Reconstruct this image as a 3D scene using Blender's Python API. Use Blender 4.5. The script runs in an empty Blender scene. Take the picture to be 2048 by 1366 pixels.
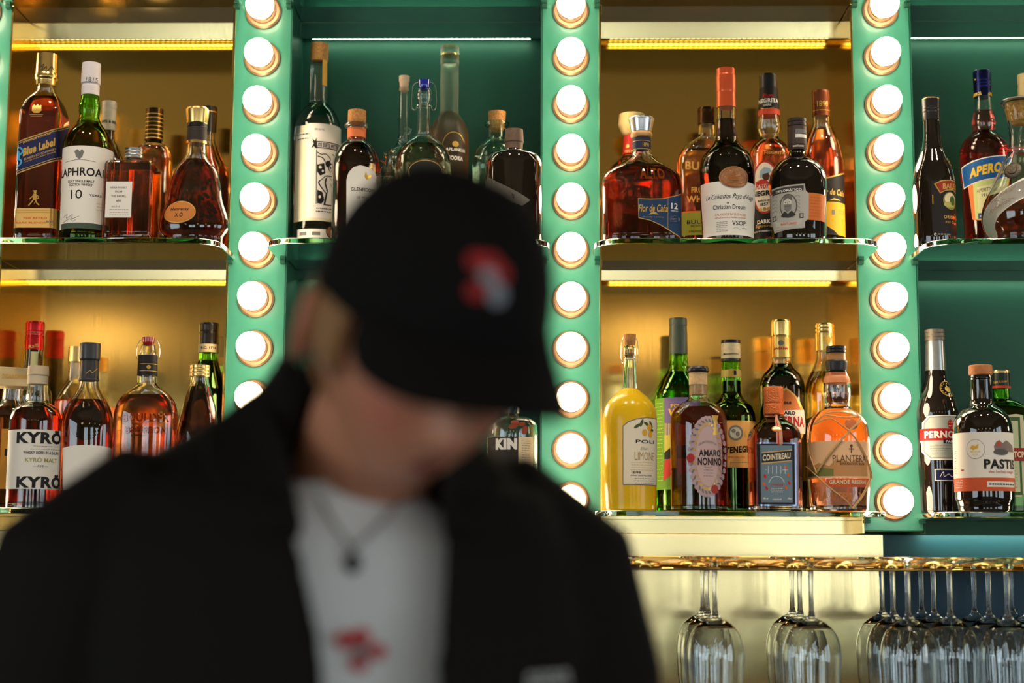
import bpy, math, random
import numpy as np
from mathutils import Vector, Matrix
S = bpy.context.scene
COL = S.collection
random.seed(7)
R = math.radians
# ---------------------------------------------------------------- camera
F_PX = 3161.2
PT, YW, RL = 0.133122, 0.020877, 0.004917
CAM = np.array([0.0, 0.0, 1.42])
cp, sp, cy_, sy_, cr, sr = math.cos(PT), math.sin(PT), math.cos(YW), math.sin(YW), math.cos(RL), math.sin(RL)
FW = np.array([-sy_ * cp, cy_ * cp, sp]); _rt = np.array([cy_, sy_, 0.0]); _up = np.cross(_rt, FW)
RT = cr * _rt + sr * _up; UP = -sr * _rt + cr * _up
cd = bpy.data.cameras.new('camera'); cam = bpy.data.objects.new('camera', cd); COL.objects.link(cam)
cam.matrix_world = Matrix(((RT[0], UP[0], -FW[0], CAM[0]), (RT[1], UP[1], -FW[1], CAM[1]), (RT[2], UP[2], -FW[2], CAM[2]), (0, 0, 0, 1)))
cd.sensor_width = 36.0; cd.lens = F_PX / 2048 * 36.0
cd.clip_start = 0.05
cd.dof.use_dof = True; cd.dof.focus_distance = 2.40; cd.dof.aperture_fstop = 2.0; cd.dof.aperture_blades = 0
S.camera = cam
# ---------------------------------------------------------------- world, exposure, sampling
w = bpy.data.worlds.new('world'); S.world = w; w.use_nodes = True
w.node_tree.nodes['Background'].inputs[0].default_value = (0.5, 0.6, 0.75, 1)
w.node_tree.nodes['Background'].inputs[1].default_value = 0.3
S.view_settings.view_transform = 'Standard'; S.view_settings.look = 'None'
S.view_settings.gamma = 1.0; S.view_settings.use_curve_mapping = False
S.view_settings.exposure = 0.0
cy = S.cycles
cy.max_bounces = 18; cy.transmission_bounces = 18; cy.glossy_bounces = 6; cy.diffuse_bounces = 3; cy.transparent_max_bounces = 8
cy.caustics_reflective = True; cy.caustics_refractive = True; cy.blur_glossy = 0.6
cy.sample_clamp_indirect = 5.0; cy.use_denoising = True
try: cy.denoiser = 'OPENIMAGEDENOISE'
except Exception: pass
BULB_POWER = 14.0; LED_POWER = 14.0; WINDOW_POWER = 4.0; FILL_SPOT_POWER = 42.0

# ---------------------------------------------------------------- pixel <-> world
def P(px, py, Y):
    d = FW + RT * ((px - 1024) / F_PX) + UP * (-(py - 683) / F_PX)
    return CAM + d * ((Y - CAM[1]) / d[1])
def proj(p):
    v = np.array(p, float) - CAM; z = v @ FW
    return 1024 + F_PX * (v @ RT) / z, 683 - F_PX * (v @ UP) / z
def mpp(X, Y, Z=1.9): return ((np.array([X, Y, Z]) - CAM) @ FW) / F_PX

# ---------------------------------------------------------------- materials
MAT = {}
def srgb(r, g, b):
    f = lambda c: (c / 255 / 12.92) if c / 255 <= 0.04045 else ((c / 255 + 0.055) / 1.055) ** 2.4
    return (f(r), f(g), f(b), 1.0)
def pbr(name, col, rough=0.5, metal=0.0, trans=0.0, ior=1.5, coat=0.0, noise=0.0, nscale=60, bump=0.0, aniso=0.0, em=None, emp=0.0, spec=None, arot=0.0, sheen=0.0):
    if name in MAT: return MAT[name]
    m = bpy.data.materials.new(name); m.use_nodes = True; nt = m.node_tree; b = nt.nodes['Principled BSDF']
    b.inputs['Base Color'].default_value = col; b.inputs['Roughness'].default_value = rough; b.inputs['Metallic'].default_value = metal
    b.inputs['Transmission Weight'].default_value = trans; b.inputs['IOR'].default_value = ior; b.inputs['Coat Weight'].default_value = coat
    b.inputs['Anisotropic'].default_value = aniso; b.inputs['Anisotropic Rotation'].default_value = arot
    b.inputs['Sheen Weight'].default_value = sheen
    if spec is not None: b.inputs['Specular IOR Level'].default_value = spec
    if em: b.inputs['Emission Color'].default_value = em; b.inputs['Emission Strength'].default_value = emp
    if noise or bump:
        tc = nt.nodes.new('ShaderNodeTexCoord'); n = nt.nodes.new('ShaderNodeTexNoise'); n.inputs['Scale'].default_value = nscale; n.inputs['Detail'].default_value = 3
        nt.links.new(tc.outputs['Object'], n.inputs['Vector'])
        if noise:
            mx = nt.nodes.new('ShaderNodeMix'); mx.data_type = 'RGBA'; mx.blend_type = 'MULTIPLY'; mx.inputs[6].default_value = col
            cr_ = nt.nodes.new('ShaderNodeValToRGB'); cr_.color_ramp.elements[0].color = (1 - noise,) * 3 + (1,); cr_.color_ramp.elements[1].color = (1, 1, 1, 1)
            cr_.color_ramp.elements[0].position = .3; cr_.color_ramp.elements[1].position = .7
            nt.links.new(n.outputs[0], cr_.inputs[0]); nt.links.new(cr_.outputs[0], mx.inputs[7]); mx.inputs[0].default_value = 1
            nt.links.new(mx.outputs[2], b.inputs['Base Color'])
        if bump:
            bp = nt.nodes.new('ShaderNodeBump'); bp.inputs['Strength'].default_value = bump; bp.inputs['Distance'].default_value = .002
            nt.links.new(n.outputs[0], bp.inputs['Height']); nt.links.new(bp.outputs[0], b.inputs['Normal'])
    MAT[name] = m; return m
def glass(name, col=(1, 1, 1, 1), rough=0.0, ior=1.5, absorb=None, dens=0.0):
    if name in MAT: return MAT[name]
    m = bpy.data.materials.new(name); m.use_nodes = True; nt = m.node_tree
    nt.nodes.remove(nt.nodes['Principled BSDF']); g = nt.nodes.new('ShaderNodeBsdfGlass')
    g.inputs['Color'].default_value = col; g.inputs['Roughness'].default_value = rough; g.inputs['IOR'].default_value = ior
    out = nt.nodes['Material Output']; nt.links.new(g.outputs[0], out.inputs['Surface'])
    if absorb:
        v = nt.nodes.new('ShaderNodeVolumeAbsorption'); v.inputs[0].default_value = tuple(absorb) + (1,); v.inputs[1].default_value = dens
        nt.links.new(v.outputs[0], out.inputs['Volume'])
    MAT[name] = m; return m
def paper(r, g, b, rough=.55): return pbr('print_%d_%d_%d' % (r, g, b), srgb(r, g, b), rough, spec=.3)
def foil(r, g, b, rough=.28): return pbr('foil_%d_%d_%d' % (r, g, b), srgb(r, g, b), rough, metal=.85)
def plastic(r, g, b, rough=.3): return pbr('plastic_%d_%d_%d' % (r, g, b), srgb(r, g, b), rough)

def brushed(name, col, rough, aniso):
    if name in MAT: return MAT[name]
    m = pbr(name, col, rough, metal=1.0, aniso=aniso); nt = m.node_tree; b = nt.nodes['Principled BSDF']
    tg = nt.nodes.new('ShaderNodeTangent'); tg.direction_type = 'UV_MAP'; tg.uv_map = 'UVMap'
    nt.links.new(tg.outputs[0], b.inputs['Tangent'])
    tc = nt.nodes.new('ShaderNodeTexCoord'); mp = nt.nodes.new('ShaderNodeMapping'); mp.inputs['Scale'].default_value = (900, 900, 9)
    n = nt.nodes.new('ShaderNodeTexNoise'); n.inputs['Scale'].default_value = 1; n.inputs['Detail'].default_value = 2
    nt.links.new(tc.outputs['Object'], mp.inputs[0]); nt.links.new(mp.outputs[0], n.inputs['Vector'])
    mr = nt.nodes.new('ShaderNodeMapRange'); mr.inputs[3].default_value = rough - .04; mr.inputs[4].default_value = rough + .06
    nt.links.new(n.outputs[0], mr.inputs[0]); nt.links.new(mr.outputs[0], b.inputs['Roughness'])
    return m
M_BRASS = brushed('brushed_brass', (0.86, 0.60, 0.17, 1), .12, .75)
M_BRASS_LOW = brushed('pale_brushed_brass', (0.80, 0.63, 0.31, 1), .16, .75)
M_BRASS_SIDE = pbr('polished_brass', (0.88, 0.58, 0.18, 1), .14, metal=1.0)
M_TEAL = pbr('teal_lacquer', srgb(56, 128, 106), .34, coat=.3)
M_TEALD = pbr('dark_teal_paint', srgb(15, 76, 59), .5)
M_BLUED = pbr('deep_blue_paint', srgb(20, 66, 84), .5)
M_SHELF = glass('shelf_glass', (.97, 1, .985, 1), 0, 1.5, (.35, .9, .65), 4.0)
M_CLEAR = glass('clear_glass', (.995, 1, .995, 1), 0, 1.48)
M_GREENG = glass('green_glass', (.80, .97, .55, 1), 0, 1.5, (.25, .9, .05), 170)
M_AQUA = glass('aqua_glass', (.96, 1, .97, 1), 0, 1.48, (.55, .95, .75), 50)
M_FROST = glass('frosted_glass', (.98, .97, .92, 1), .5, 1.3)
def liquid(name, c, d, rough=0): return glass(name, (1, 1, 1, 1), rough, 1.36, c, d)
L_WHISKY = liquid('whisky', (.93, .48, .05), 38)
L_AMBER = liquid('amber_liquor', (.98, .50, .05), 36)
L_ORANGE = liquid('orange_liquor', (.98, .45, .12), 26)
L_RED = liquid('red_amber_liquor', (.97, .30, .03), 34)
L_DARK = liquid('dark_liquor', (.82, .32, .04), 80)
L_BROWN = liquid('brown_liquor', (.85, .3, .04), 75)
L_CLEAR = liquid('clear_spirit', (.98, .97, .85), 3)
L_PALE = liquid('pale_gold_spirit', (.98, .85, .35), 14)
L_YELLOW = liquid('yellow_liqueur', (.98, .83, .08), 26)
L_APEROL = liquid('red_orange_aperitif', (.96, .12, .03), 62)
L_LEMON = pbr('cloudy_lemon_liqueur', srgb(252, 206, 30), .2, trans=.25, ior=1.36, noise=.08, nscale=25)
M_BLACKG = pbr('black_glass', (.008, .006, .005, 1), .04, coat=1.0)
M_DARKB = pbr('dark_brown_glass', (.016, .006, .003, 1), .04, coat=1.0)
M_DARKG = pbr('dark_green_glass', (.006, .014, .006, 1), .04, coat=1.0)
M_CORK = pbr('cork', srgb(205, 140, 70), .8, noise=.45, nscale=300, bump=.4)
M_WOOD = pbr('wood_stopper', srgb(196, 120, 58), .5, noise=.3, nscale=120)
M_SILVER = pbr('silver_metal', (.72, .72, .70, 1), .28, metal=1)
M_STEEL = pbr('steel_wire', (.7, .7, .68, 1), .2, metal=1)
M_GOLD = pbr('gold_foil', (.85, .58, .2, 1), .26, metal=1)
M_COPPER = pbr('copper_foil', (.85, .36, .14, 1), .25, metal=1)
M_BRONZE = pbr('bronze_seal', (.45, .2, .09, 1), .35, metal=.9, bump=.6, nscale=400)
M_BLACK = plastic(14, 12, 12, .35); M_INK = paper(28, 22, 20); M_WHITE = paper(236, 228, 214); M_CREAM = paper(232, 212, 170)
M_NAVY = paper(22, 26, 72); M_GOLDP = pbr('gold_print', srgb(214, 170, 82), .35, metal=.5); M_REDP = paper(190, 30, 28); M_ORP = paper(214, 92, 40)
M_GREY = paper(120, 116, 110)

# ---------------------------------------------------------------- mesh helpers
def link(name, me, mats, parent=None, smooth=40):
    o = bpy.data.objects.new(name, me); COL.objects.link(o)
    for m in (mats if isinstance(mats, (list, tuple)) else [mats]): me.materials.append(m)
    if smooth:
        me.polygons.foreach_set('use_smooth', [True] * len(me.polygons))
        try: me.set_sharp_from_angle(angle=R(smooth))
        except Exception: pass
    if parent is not None: o.parent = parent
    return o
def mesh(name, V, F):
    me = bpy.data.meshes.new(name); me.from_pydata([tuple(map(float, v)) for v in V], [], F); me.update(); return me
def tag(o, label=None, cat=None, group=None, kind=None):
    for k, v in (('label', label), ('category', cat), ('group', group), ('kind', kind)):
        if v: o[k] = v
    return o
def empty(name, loc, label, cat, group=None):
    o = bpy.data.objects.new(name, None); COL.objects.link(o); o.location = Vector([float(c) for c in loc]); o.empty_display_size = .02
    return tag(o, label, cat, group)
class MB:
    def __init__(s): s.V = []; s.F = []; s.M = []
    def add(s, V, F, m=0):
        b = len(s.V); s.V += [tuple(map(float, v)) for v in V]; s.F += [tuple(i + b for i in f) for f in F]; s.M += [m] * len(F)
    def box(s, x0, x1, y0, y1, z0, z1, m=0):
        s.add([(x, y, z) for z in (z0, z1) for y in (y0, y1) for x in (x0, x1)],
              [(0, 2, 3, 1), (4, 5, 7, 6), (0, 1, 5, 4), (2, 6, 7, 3), (0, 4, 6, 2), (1, 3, 7, 5)], m)
    def tube(s, pts, r, n=10, m=0, closed=False):
        pts = [Vector([float(c) for c in p]) for p in pts]; N = len(pts); rr = r if isinstance(r, (list, tuple)) else [r] * N
        V = []; up = None
        for i, p in enumerate(pts):
            a = pts[(i - 1) % N] if (closed or i > 0) else p; b = pts[(i + 1) % N] if (closed or i < N - 1) else p
            t = (b - a).normalized()
            if up is None: up = Vector((0, 0, 1)) if abs(t.z) < .9 else Vector((1, 0, 0))
            u = (up - t * up.dot(t)).normalized(); up = u; v = t.cross(u)
            V += [tuple(p + (u * math.cos(2 * math.pi * k / n) + v * math.sin(2 * math.pi * k / n)) * rr[i]) for k in range(n)]
        F = []
        for i in range(N if closed else N - 1):
            for k in range(n): F.append((i * n + k, i * n + (k + 1) % n, ((i + 1) % N) * n + (k + 1) % n, ((i + 1) % N) * n + k))
        if not closed: F += [tuple(range(n))[::-1], tuple((N - 1) * n + k for k in range(n))]
        s.add(V, F, m)
    def build(s, name, mats, parent=None, smooth=40, bevel=0):
        me = mesh(name, s.V, s.F); o = link(name, me, mats, parent, smooth)
        if any(s.M): me.polygons.foreach_set('material_index', s.M)
        if bevel:
            b = o.modifiers.new('bevel', 'BEVEL'); b.width = bevel; b.segments = 2; b.limit_method = 'ANGLE'
        return o
def uv_planar(o):
    me = o.data; uv = me.uv_layers.new(name='UVMap')
    for p in me.polygons:
        n = p.normal
        for li in p.loop_indices:
            c = me.vertices[me.loops[li].vertex_index].co
            uv.data[li].uv = ((c.y if abs(n.x) > .7 else c.x), (c.y if abs(n.z) > .7 else c.z))
def boxobj(name, x0, x1, y0, y1, z0, z1, mat, parent=None, bevel=0, kind=None):
    m = MB(); m.box(x0, x1, y0, y1, z0, z1); o = m.build(name, mat, parent, 0, bevel); uv_planar(o)
    if kind: o['kind'] = kind
    return o
def rpoly(pts, r=4, k=5):
    """round the corners of a profile polyline; each point may carry its own radius"""
    out = []
    n = len(pts)
    for i, p in enumerate(pts):
        v = np.array(p[:3], float); rr = p[3] if len(p) > 3 else r
        if i == 0 or i == n - 1 or rr <= 0: out.append(v); continue
        a = np.array(pts[i - 1][:3], float); b = np.array(pts[i + 1][:3], float)
        la = np.linalg.norm((a - v)[:2]); lb = np.linalg.norm((b - v)[:2]); d = min(rr, la * .48, lb * .48)
        if d < 1e-9: out.append(v); continue
        p0 = v + (a - v) * d / la; p1 = v + (b - v) * d / lb
        for j in range(k + 1):
            t = j / k; out.append(p0 * (1 - t) ** 2 + v * 2 * t * (1 - t) + p1 * t * t)
    return out
def ring(a, b, n, N, rot):
    t = np.linspace(0, 2 * np.pi, N, endpoint=False) + np.pi / N
    c, s = np.cos(t), np.sin(t)
    x = np.sign(c) * np.abs(c) ** (2 / n) * a; y = np.sign(s) * np.abs(s) ** (2 / n) * b
    cr_, sr_ = math.cos(rot), math.sin(rot)
    return x * cr_ - y * sr_, x * sr_ + y * cr_
def rings_mesh(mb, rings, N=48, rot=0, cap0=True, cap1=True, m=0, flip=False):
    """rings: list of (z,a,b,n)"""
    V = []; F = []
    for z, a, b, n in rings:
        x, y = ring(a, b, n, N, rot); V += list(zip(x, y, [z] * N))
    K = len(rings)
    for i in range(K - 1):
        for k in range(N):
            f = (i * N + k, i * N + (k + 1) % N, (i + 1) * N + (k + 1) % N, (i + 1) * N + k)
            F.append(f[::-1] if flip else f)
    if cap0: V.append((0, 0, rings[0][0])); c = len(V) - 1; F += [((k + 1) % N, k, c)[::(-1 if flip else 1)] for k in range(N)]
    if cap1: V.append((0, 0, rings[-1][0])); c = len(V) - 1; F += [((K - 1) * N + k, (K - 1) * N + (k + 1) % N, c)[::(-1 if flip else 1)] for k in range(N)]
    mb.add(V, F, m)

# text outlines from the built-in font
_tc = {}
import bmesh
def text_mesh(s, bold=0.0, cuts=0):
    key = (s, bold, cuts)
    if key in _tc: return _tc[key]
    c = bpy.data.curves.new('t', 'FONT'); c.body = s; c.size = 1.0; c.align_x = 'CENTER'; c.align_y = 'CENTER'; c.resolution_u = 3; c.fill_mode = 'FRONT'; c.offset = bold; c.space_character = 1.0 + bold * 2
    o = bpy.data.objects.new('t', c); me = bpy.data.meshes.new_from_object(o)
    if cuts and len(me.vertices):
        xs_ = [v.co.x for v in me.vertices]; bm = bmesh.new(); bm.from_mesh(me)
        for k in range(1, cuts): bmesh.ops.bisect_plane(bm, geom=bm.verts[:] + bm.edges[:] + bm.faces[:], plane_co=(min(xs_) + (max(xs_) - min(xs_)) * k / cuts, 0, 0), plane_no=(1, 0, 0))
        bm.to_mesh(me); bm.free()
    V = np.array([v.co[:2] for v in me.vertices]) if len(me.vertices) else np.zeros((0, 2)); F = [tuple(p.vertices) for p in me.polygons]
    if len(V):
        V[:, 0] -= (V[:, 0].min() + V[:, 0].max()) / 2; V[:, 1] -= (V[:, 1].min() + V[:, 1].max()) / 2
    bpy.data.objects.remove(o); bpy.data.curves.remove(c); bpy.data.meshes.remove(me)
    _tc[key] = (V, F); return V, F

SHZ = {}   # shelf-top heights
class Bot:
    """one bottle: an Empty on its shelf, with glass body, liquid, cap and labels as parts"""
    def __init__(s, name, label, cx, cyy, Y, shelf, group=None, cat='bottle', n=2.0, q=1.0, rot=0):
        s.Y = Y; p = P(cx, cyy, Y); s.X = p[0]; s.z0 = SHZ[shelf]; s.s = mpp(s.X, Y); s.n = n; s.q = q; s.rot = rot
        s.psi = math.atan2(s.X, Y); s.root = empty(name, (s.X, Y, s.z0), label, cat, group); s.cx = cx
    def z(s, py, Y=None):
        Y = Y or s.Y
        px = proj((s.X, s.Y, s.z0 + .1))[0]
        return P(px, py, Y)[2] - s.z0
    def rings(s, prof, r=5, body=True):
        pts = []
        for e in prof:
            y, hw = e[0], e[1]; t = e[2] if len(e) > 2 else (1 if body and (s.n != 2 or s.q != 1) else 0)
            zz = 0.0 if y is None else s.z(y)
            pts.append((zz, hw * s.s, t) + ((e[3] * s.s,) if len(e) > 3 else ()))
        return [(z, a, t) for z, a, t in rpoly(pts, r * s.s)]
    def sec(s, z, a, t):
        return (z, max(a, 1e-4), max(a * (1 + (s.q - 1) * t), 1e-4), 2 + (s.n - 2) * t)
    def glass(s, prof, mat, wall=.0028, liq=None, lvl=None, r=6, floor=.008, name='glass_body', solid=False):
        pr = s.rings(prof + [(None, prof[-1][1], (prof[-1][2] if len(prof[-1]) > 2 else (1 if (s.n != 2 or s.q != 1) else 0))), ][:1], r)
        a_last = pr[-1][1]
        # heel radius
        h = min(.004, a_last * .3)
        base = pr[:-1] + [(h + .0001, a_last, pr[-1][2]), (.0012, a_last - h * .35, pr[-1][2]), (.0003, a_last - h, pr[-1][2])]
        R_ = [s.sec(*e) for e in base][::-1]
        s.prof = sorted([(z, a, b, n) for z, a, b, n in R_])
        mb = MB()
        if solid:
            rings_mesh(mb, R_, 56, s.rot)
        else:
            rings_mesh(mb, R_, 56, s.rot, cap1=False)
            inner = [(z, max(a - wall, .002), max(b - wall, .002), n) for z, a, b, n in R_ if z > floor]
            zf = floor
            a0 = inner[0]
            inner = [(zf, a0[1] * .8, a0[2] * .8, a0[3]), (zf + .0015, a0[1] * .97, a0[2] * .97, a0[3])] + [e for e in inner if e[0] > zf + .003]
            rings_mesh(mb, inner, 56, s.rot, cap1=False, flip=True)
            # lip
            N = 56; V = []
            for e in (R_[-1], inner[-1]):
                x, y = ring(e[1], e[2], e[3], N, s.rot); V += list(zip(x, y, [e[0]] * N))
            mb.add(V, [(k, (k + 1) % N, N + (k + 1) % N, N + k) for k in range(N)])
            if liq:
                zl = s.z(lvl); lr = [(z, a + .00025, b + .00025, n) for z, a, b, n in inner if z < zl]
                lo = lr[-1]; up = [e for e in inner if e[0] >= zl]
                if up:
                    t = (zl - lo[0]) / max(1e-6, up[0][0] - lo[0]); lr.append((zl,) + tuple(lo[i] * (1 - t) + (up[0][i] + (.00025 if i < 3 else 0)) * t for i in (1, 2, 3)))
                lr[0] = (lr[0][0] - .0003,) + lr[0][1:]
                ml = MB(); rings_mesh(ml, lr, 56, s.rot); ml.build('liquid', liq, s.root)
        s.body = mb.build(name, mat, s.root)
        return s
    def part(s, name, prof, mat, r=1.5, parent=None, N=40):
        """a lathed part (cap, collar, capsule) drawn in the same picture units; open ends capped"""
        pr = s.rings([e if len(e) > 2 else (e[0], e[1], 0) for e in prof], r, False); R_ = [s.sec(*e) for e in pr][::-1]
        mb = MB(); rings_mesh(mb, R_, N, s.rot); o = mb.build(name, mat, parent or s.root)
        s.prof2 = sorted(R_); return o
    def ribbed(s, name, y0, y1, hw, mat, k=5):
        e = []; 
        for i in range(k): 
            a = y0 + (y1 - y0) * i / k; b = y0 + (y1 - y0) * (i + 1) / k
            e += [(a + .3, hw - .2, 0, .8), (b - 1.6, hw, 0, .8), (b - .8, hw - 1.3, 0, .5)]
        e.append((y1, hw, 0)); return s.part(name, e, mat, 1)
    def lab(s, py, cap=False): return Lab(s, py, s.prof2 if cap else s.prof)
class Lab:
    def __init__(s, b, py, prof):
        s.b = b; s.prof = prof; s.mb = MB(); s.mats = []
        zs = np.array([e[0] for e in prof]); s.zs = zs; s.as_ = np.array([e[1] for e in prof]); s.bs = np.array([e[2] for e in prof]); s.ns = np.array([e[3] for e in prof])
        z0 = b.z(py); a, bb, n = np.interp(z0, zs, s.as_), np.interp(z0, zs, s.bs), np.interp(z0, zs, s.ns)
        s.a0, s.b0 = a, bb; s.yf = b.Y - bb * .92
        ph = np.linspace(-np.pi, np.pi, 1441)          # 0 = toward the camera
        th = ph - b.psi - b.rot                               # section frame: 0 = -Y
        sx, cx = np.sin(th), -np.cos(th)
        rr = (np.abs(sx / a) ** n + np.abs(cx / bb) ** n) ** (-1 / n)
        lx, ly = rr * sx, rr * cx
        c_, s_ = math.cos(b.rot), math.sin(b.rot)
        X, Yy = lx * c_ - ly * s_, lx * s_ + ly * c_
        s.ph = ph; s.X = X; s.Yy = Yy
        arc = np.concatenate([[0], np.cumsum(np.hypot(np.diff(X), np.diff(Yy)))]); s.arc = arc - np.interp(0, ph, arc)
        tx, ty = np.gradient(X), np.gradient(Yy); l = np.hypot(tx, ty); s.nx, s.ny = ty / l, -tx / l
        # lateral offset as seen by the camera
        cpsi, spsi = math.cos(b.psi), math.sin(b.psi)
        lat = X * cpsi - Yy * spsi
        i0, i1 = np.argmin(lat), np.argmax(lat); s.lat = lat[i0:i1 + 1]; s.larc = s.arc[i0:i1 + 1]
    def u(s, px, z):
        b = s.b; c = proj((b.X, b.Y, b.z0 + z))[0]; d = (px - c) * b.s; m0, m1 = s.lat[0], s.lat[-1]
        if d < m0: return s.larc[0] + (d - m0)
        if d > m1: return s.larc[-1] + (d - m1)
        return float(np.interp(d, s.lat, s.larc))
    def zz(s, py): return s.b.z(py, s.yf)
    def mi(s, m):
        if m not in s.mats: s.mats.append(m)
        return s.mats.index(m)
    def place(s, U, Z, off):
        U = np.asarray(U, float); Z = np.asarray(Z, float)
        x = np.interp(U, s.arc, s.X); y = np.interp(U, s.arc, s.Yy); nx = np.interp(U, s.arc, s.nx); ny = np.interp(U, s.arc, s.ny)
        ka = np.interp(Z, s.zs, s.as_) / s.a0; kb = np.interp(Z, s.zs, s.bs) / s.b0
        return list(zip(x * ka + nx * off, y * kb + ny * off, Z))
    def off(s, lay): return .00022 + .00016 * lay
    def rect(s, x0, y0, x1, y1, m, lay=0, slope=0, curve=0, nx=24, nz=6):
        """slope/curve in picture units per picture unit"""
        z1, z0 = s.zz(y0), s.zz(y1); zm = (z0 + z1) / 2; u0, u1 = s.u(x0, zm), s.u(x1, zm)
        U = np.linspace(u0, u1, nx + 1); Z = np.linspace(z0, z1, nz + 1); uu, zz = np.meshgrid(U, Z); uc = (u0 + u1) / 2
        zz = zz - slope * (uu - uc) + curve * ((uu - uc) / (u1 - u0) * 2) ** 2 * s.b.s
        V = s.place(uu.ravel(), zz.ravel(), s.off(lay)); W = nx + 1
        s.mb.add(V, [(j * W + i, j * W + i + 1, (j + 1) * W + i + 1, (j + 1) * W + i) for j in range(nz) for i in range(nx)], s.mi(m)); return s
    def poly(s, pts, m, lay=0, sub=8, rings_=5):
        zc = s.zz(sum(p[1] for p in pts) / len(pts)); Q = [(s.u(p[0], s.zz(p[1])), s.zz(p[1])) for p in pts]
        return s._star(Q, m, lay, sub, rings_)
    def _star(s, Q, m, lay, sub, rings_):
        D = []
        ext = max(max(q[0] for q in Q) - min(q[0] for q in Q), max(q[1] for q in Q) - min(q[1] for q in Q)); rings_ = max(2, min(14, int(ext / 2 / .0035) + 1))
        for i in range(len(Q)):
            a, b = np.array(Q[i]), np.array(Q[(i + 1) % len(Q)]); sub = max(1, int(np.linalg.norm(b - a) / .003) + 1); D += [a + (b - a) * k / sub for k in range(sub)]
        c = np.mean(D, axis=0); n = len(D); U = [c[0]]; Z = [c[1]]; F = []
        for r in range(1, rings_ + 1):
            for d in D: q = c + (d - c) * r / rings_; U.append(q[0]); Z.append(q[1])
        for k in range(n): F.append((0, 1 + (k + 1) % n, 1 + k))
        for r in range(rings_ - 1):
            o = 1 + r * n
            for k in range(n): F.append((o + k, o + (k + 1) % n, o + n + (k + 1) % n, o + n + k))
        s.mb.add(s.place(U, Z, s.off(lay)), [f[::-1] for f in F], s.mi(m)); return s
    def ell(s, cx, cyy, rx, ry, m, lay=0, n=28, ang=0, p=2.0):
        z = s.zz(cyy); u = s.u(cx, z); k = s.b.s; Q = []
        for i in range(n):
            t = 2 * math.pi * i / n; ex = math.copysign(abs(math.cos(t)) ** (2 / p), math.cos(t)) * rx; ey = math.copysign(abs(math.sin(t)) ** (2 / p), math.sin(t)) * ry
            Q.append((u + (ex * math.cos(ang) - ey * math.sin(ang)) * k, z + (ex * math.sin(ang) + ey * math.cos(ang)) * k))
        return s._star(Q, m, lay, 1, 4)
    def text(s, t, cx, cyy, h, m, w=None, lay=1, bold=.02, slope=0, shear=0, curve=0, extr=0):
        V, F = text_mesh(t, bold)
        if not len(V): return s
        wd = (w or (h * (V[:, 0].max() - V[:, 0].min()) / (V[:, 1].max() - V[:, 1].min())))
        if wd > 12: V, F = text_mesh(t, bold, int(wd / 3.2))
        z = s.zz(cyy); u = s.u(cx, z); k = s.b.s
        hh = V[:, 1].max() - V[:, 1].min(); ww = V[:, 0].max() - V[:, 0].min(); sy = h * k / hh; sx = (w * k / ww) if w else sy
        tx = V[:, 0] * sx + V[:, 1] * sy * shear; ty = V[:, 1] * sy
        ty = ty - slope * tx - curve * (tx / (max(1e-6, ww * sx) / 2)) ** 2 * k
        s.mb.add(s.place(u + tx, z + ty, s.off(lay)), F, s.mi(m)); return s
    def lines(s, x0, x1, y0, y1, rows, m, lay=1, h=.9, fill=.8):
        for i in range(rows):
            y = y0 + (y1 - y0) * (i / max(1, rows - 1)); c = (x0 + x1) / 2; hw = (x1 - x0) / 2 * (fill + (1 - fill) * random.random())
            x = c - hw
            while x < c + hw:
                l = random.uniform(2.0, 5.5); s.rect(x, y - h / 2, min(x + l, c + hw), y + h / 2, m, lay, nx=2, nz=1); x += l + 1.1
        return s
    def line(s, pts, wd, m, lay=1):
        Q = [(s.u(p[0], s.zz(p[1])), s.zz(p[1])) for p in pts]; k = s.b.s * wd / 2; U = []; Z = []; n = len(Q)
        for i in range(n):
            a, b = Q[max(0, i - 1)], Q[min(n - 1, i + 1)]; d = math.hypot(b[0] - a[0], b[1] - a[1]) or 1; nx, nz = -(b[1] - a[1]) / d, (b[0] - a[0]) / d
            for sg in (-1, 1): U.append(Q[i][0] + nx * k * sg); Z.append(Q[i][1] + nz * k * sg)
        s.mb.add(s.place(U, Z, s.off(lay)), [(2 * i, 2 * i + 2, 2 * i + 3, 2 * i + 1) for i in range(n - 1)], s.mi(m)); return s
    def done(s, name='label', label=None, parent=None):
        o = s.mb.build(name, s.mats, parent or s.b.root, smooth=60)
        if label: o['label'] = label
        return s.b
def curvepts(pts, k=6):
    """Catmull-Rom through points"""
    P_ = [np.array(p, float) for p in pts]; out = []
    for i in range(len(P_) - 1):
        p0 = P_[max(0, i - 1)]; p1 = P_[i]; p2 = P_[i + 1]; p3 = P_[min(len(P_) - 1, i + 2)]
        for j in range(k):
            t = j / k; out.append(.5 * ((2 * p1) + (-p0 + p2) * t + (2 * p0 - 5 * p1 + 4 * p2 - p3) * t * t + (-p0 + 3 * p1 - 3 * p2 + p3) * t ** 3))
    out.append(P_[-1]); return out

# ================================================================ the room
YF = 2.45            # front of the light columns
YB = 2.560           # rear panel of the niches
YFA = 2.530          # front of the fascia boxes
YSH = 2.308          # front edge of the glass shelves
XC = .0406; WC = .4953; HB = .0783; HWC = .0457
ZTOP = 2.62
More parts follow.
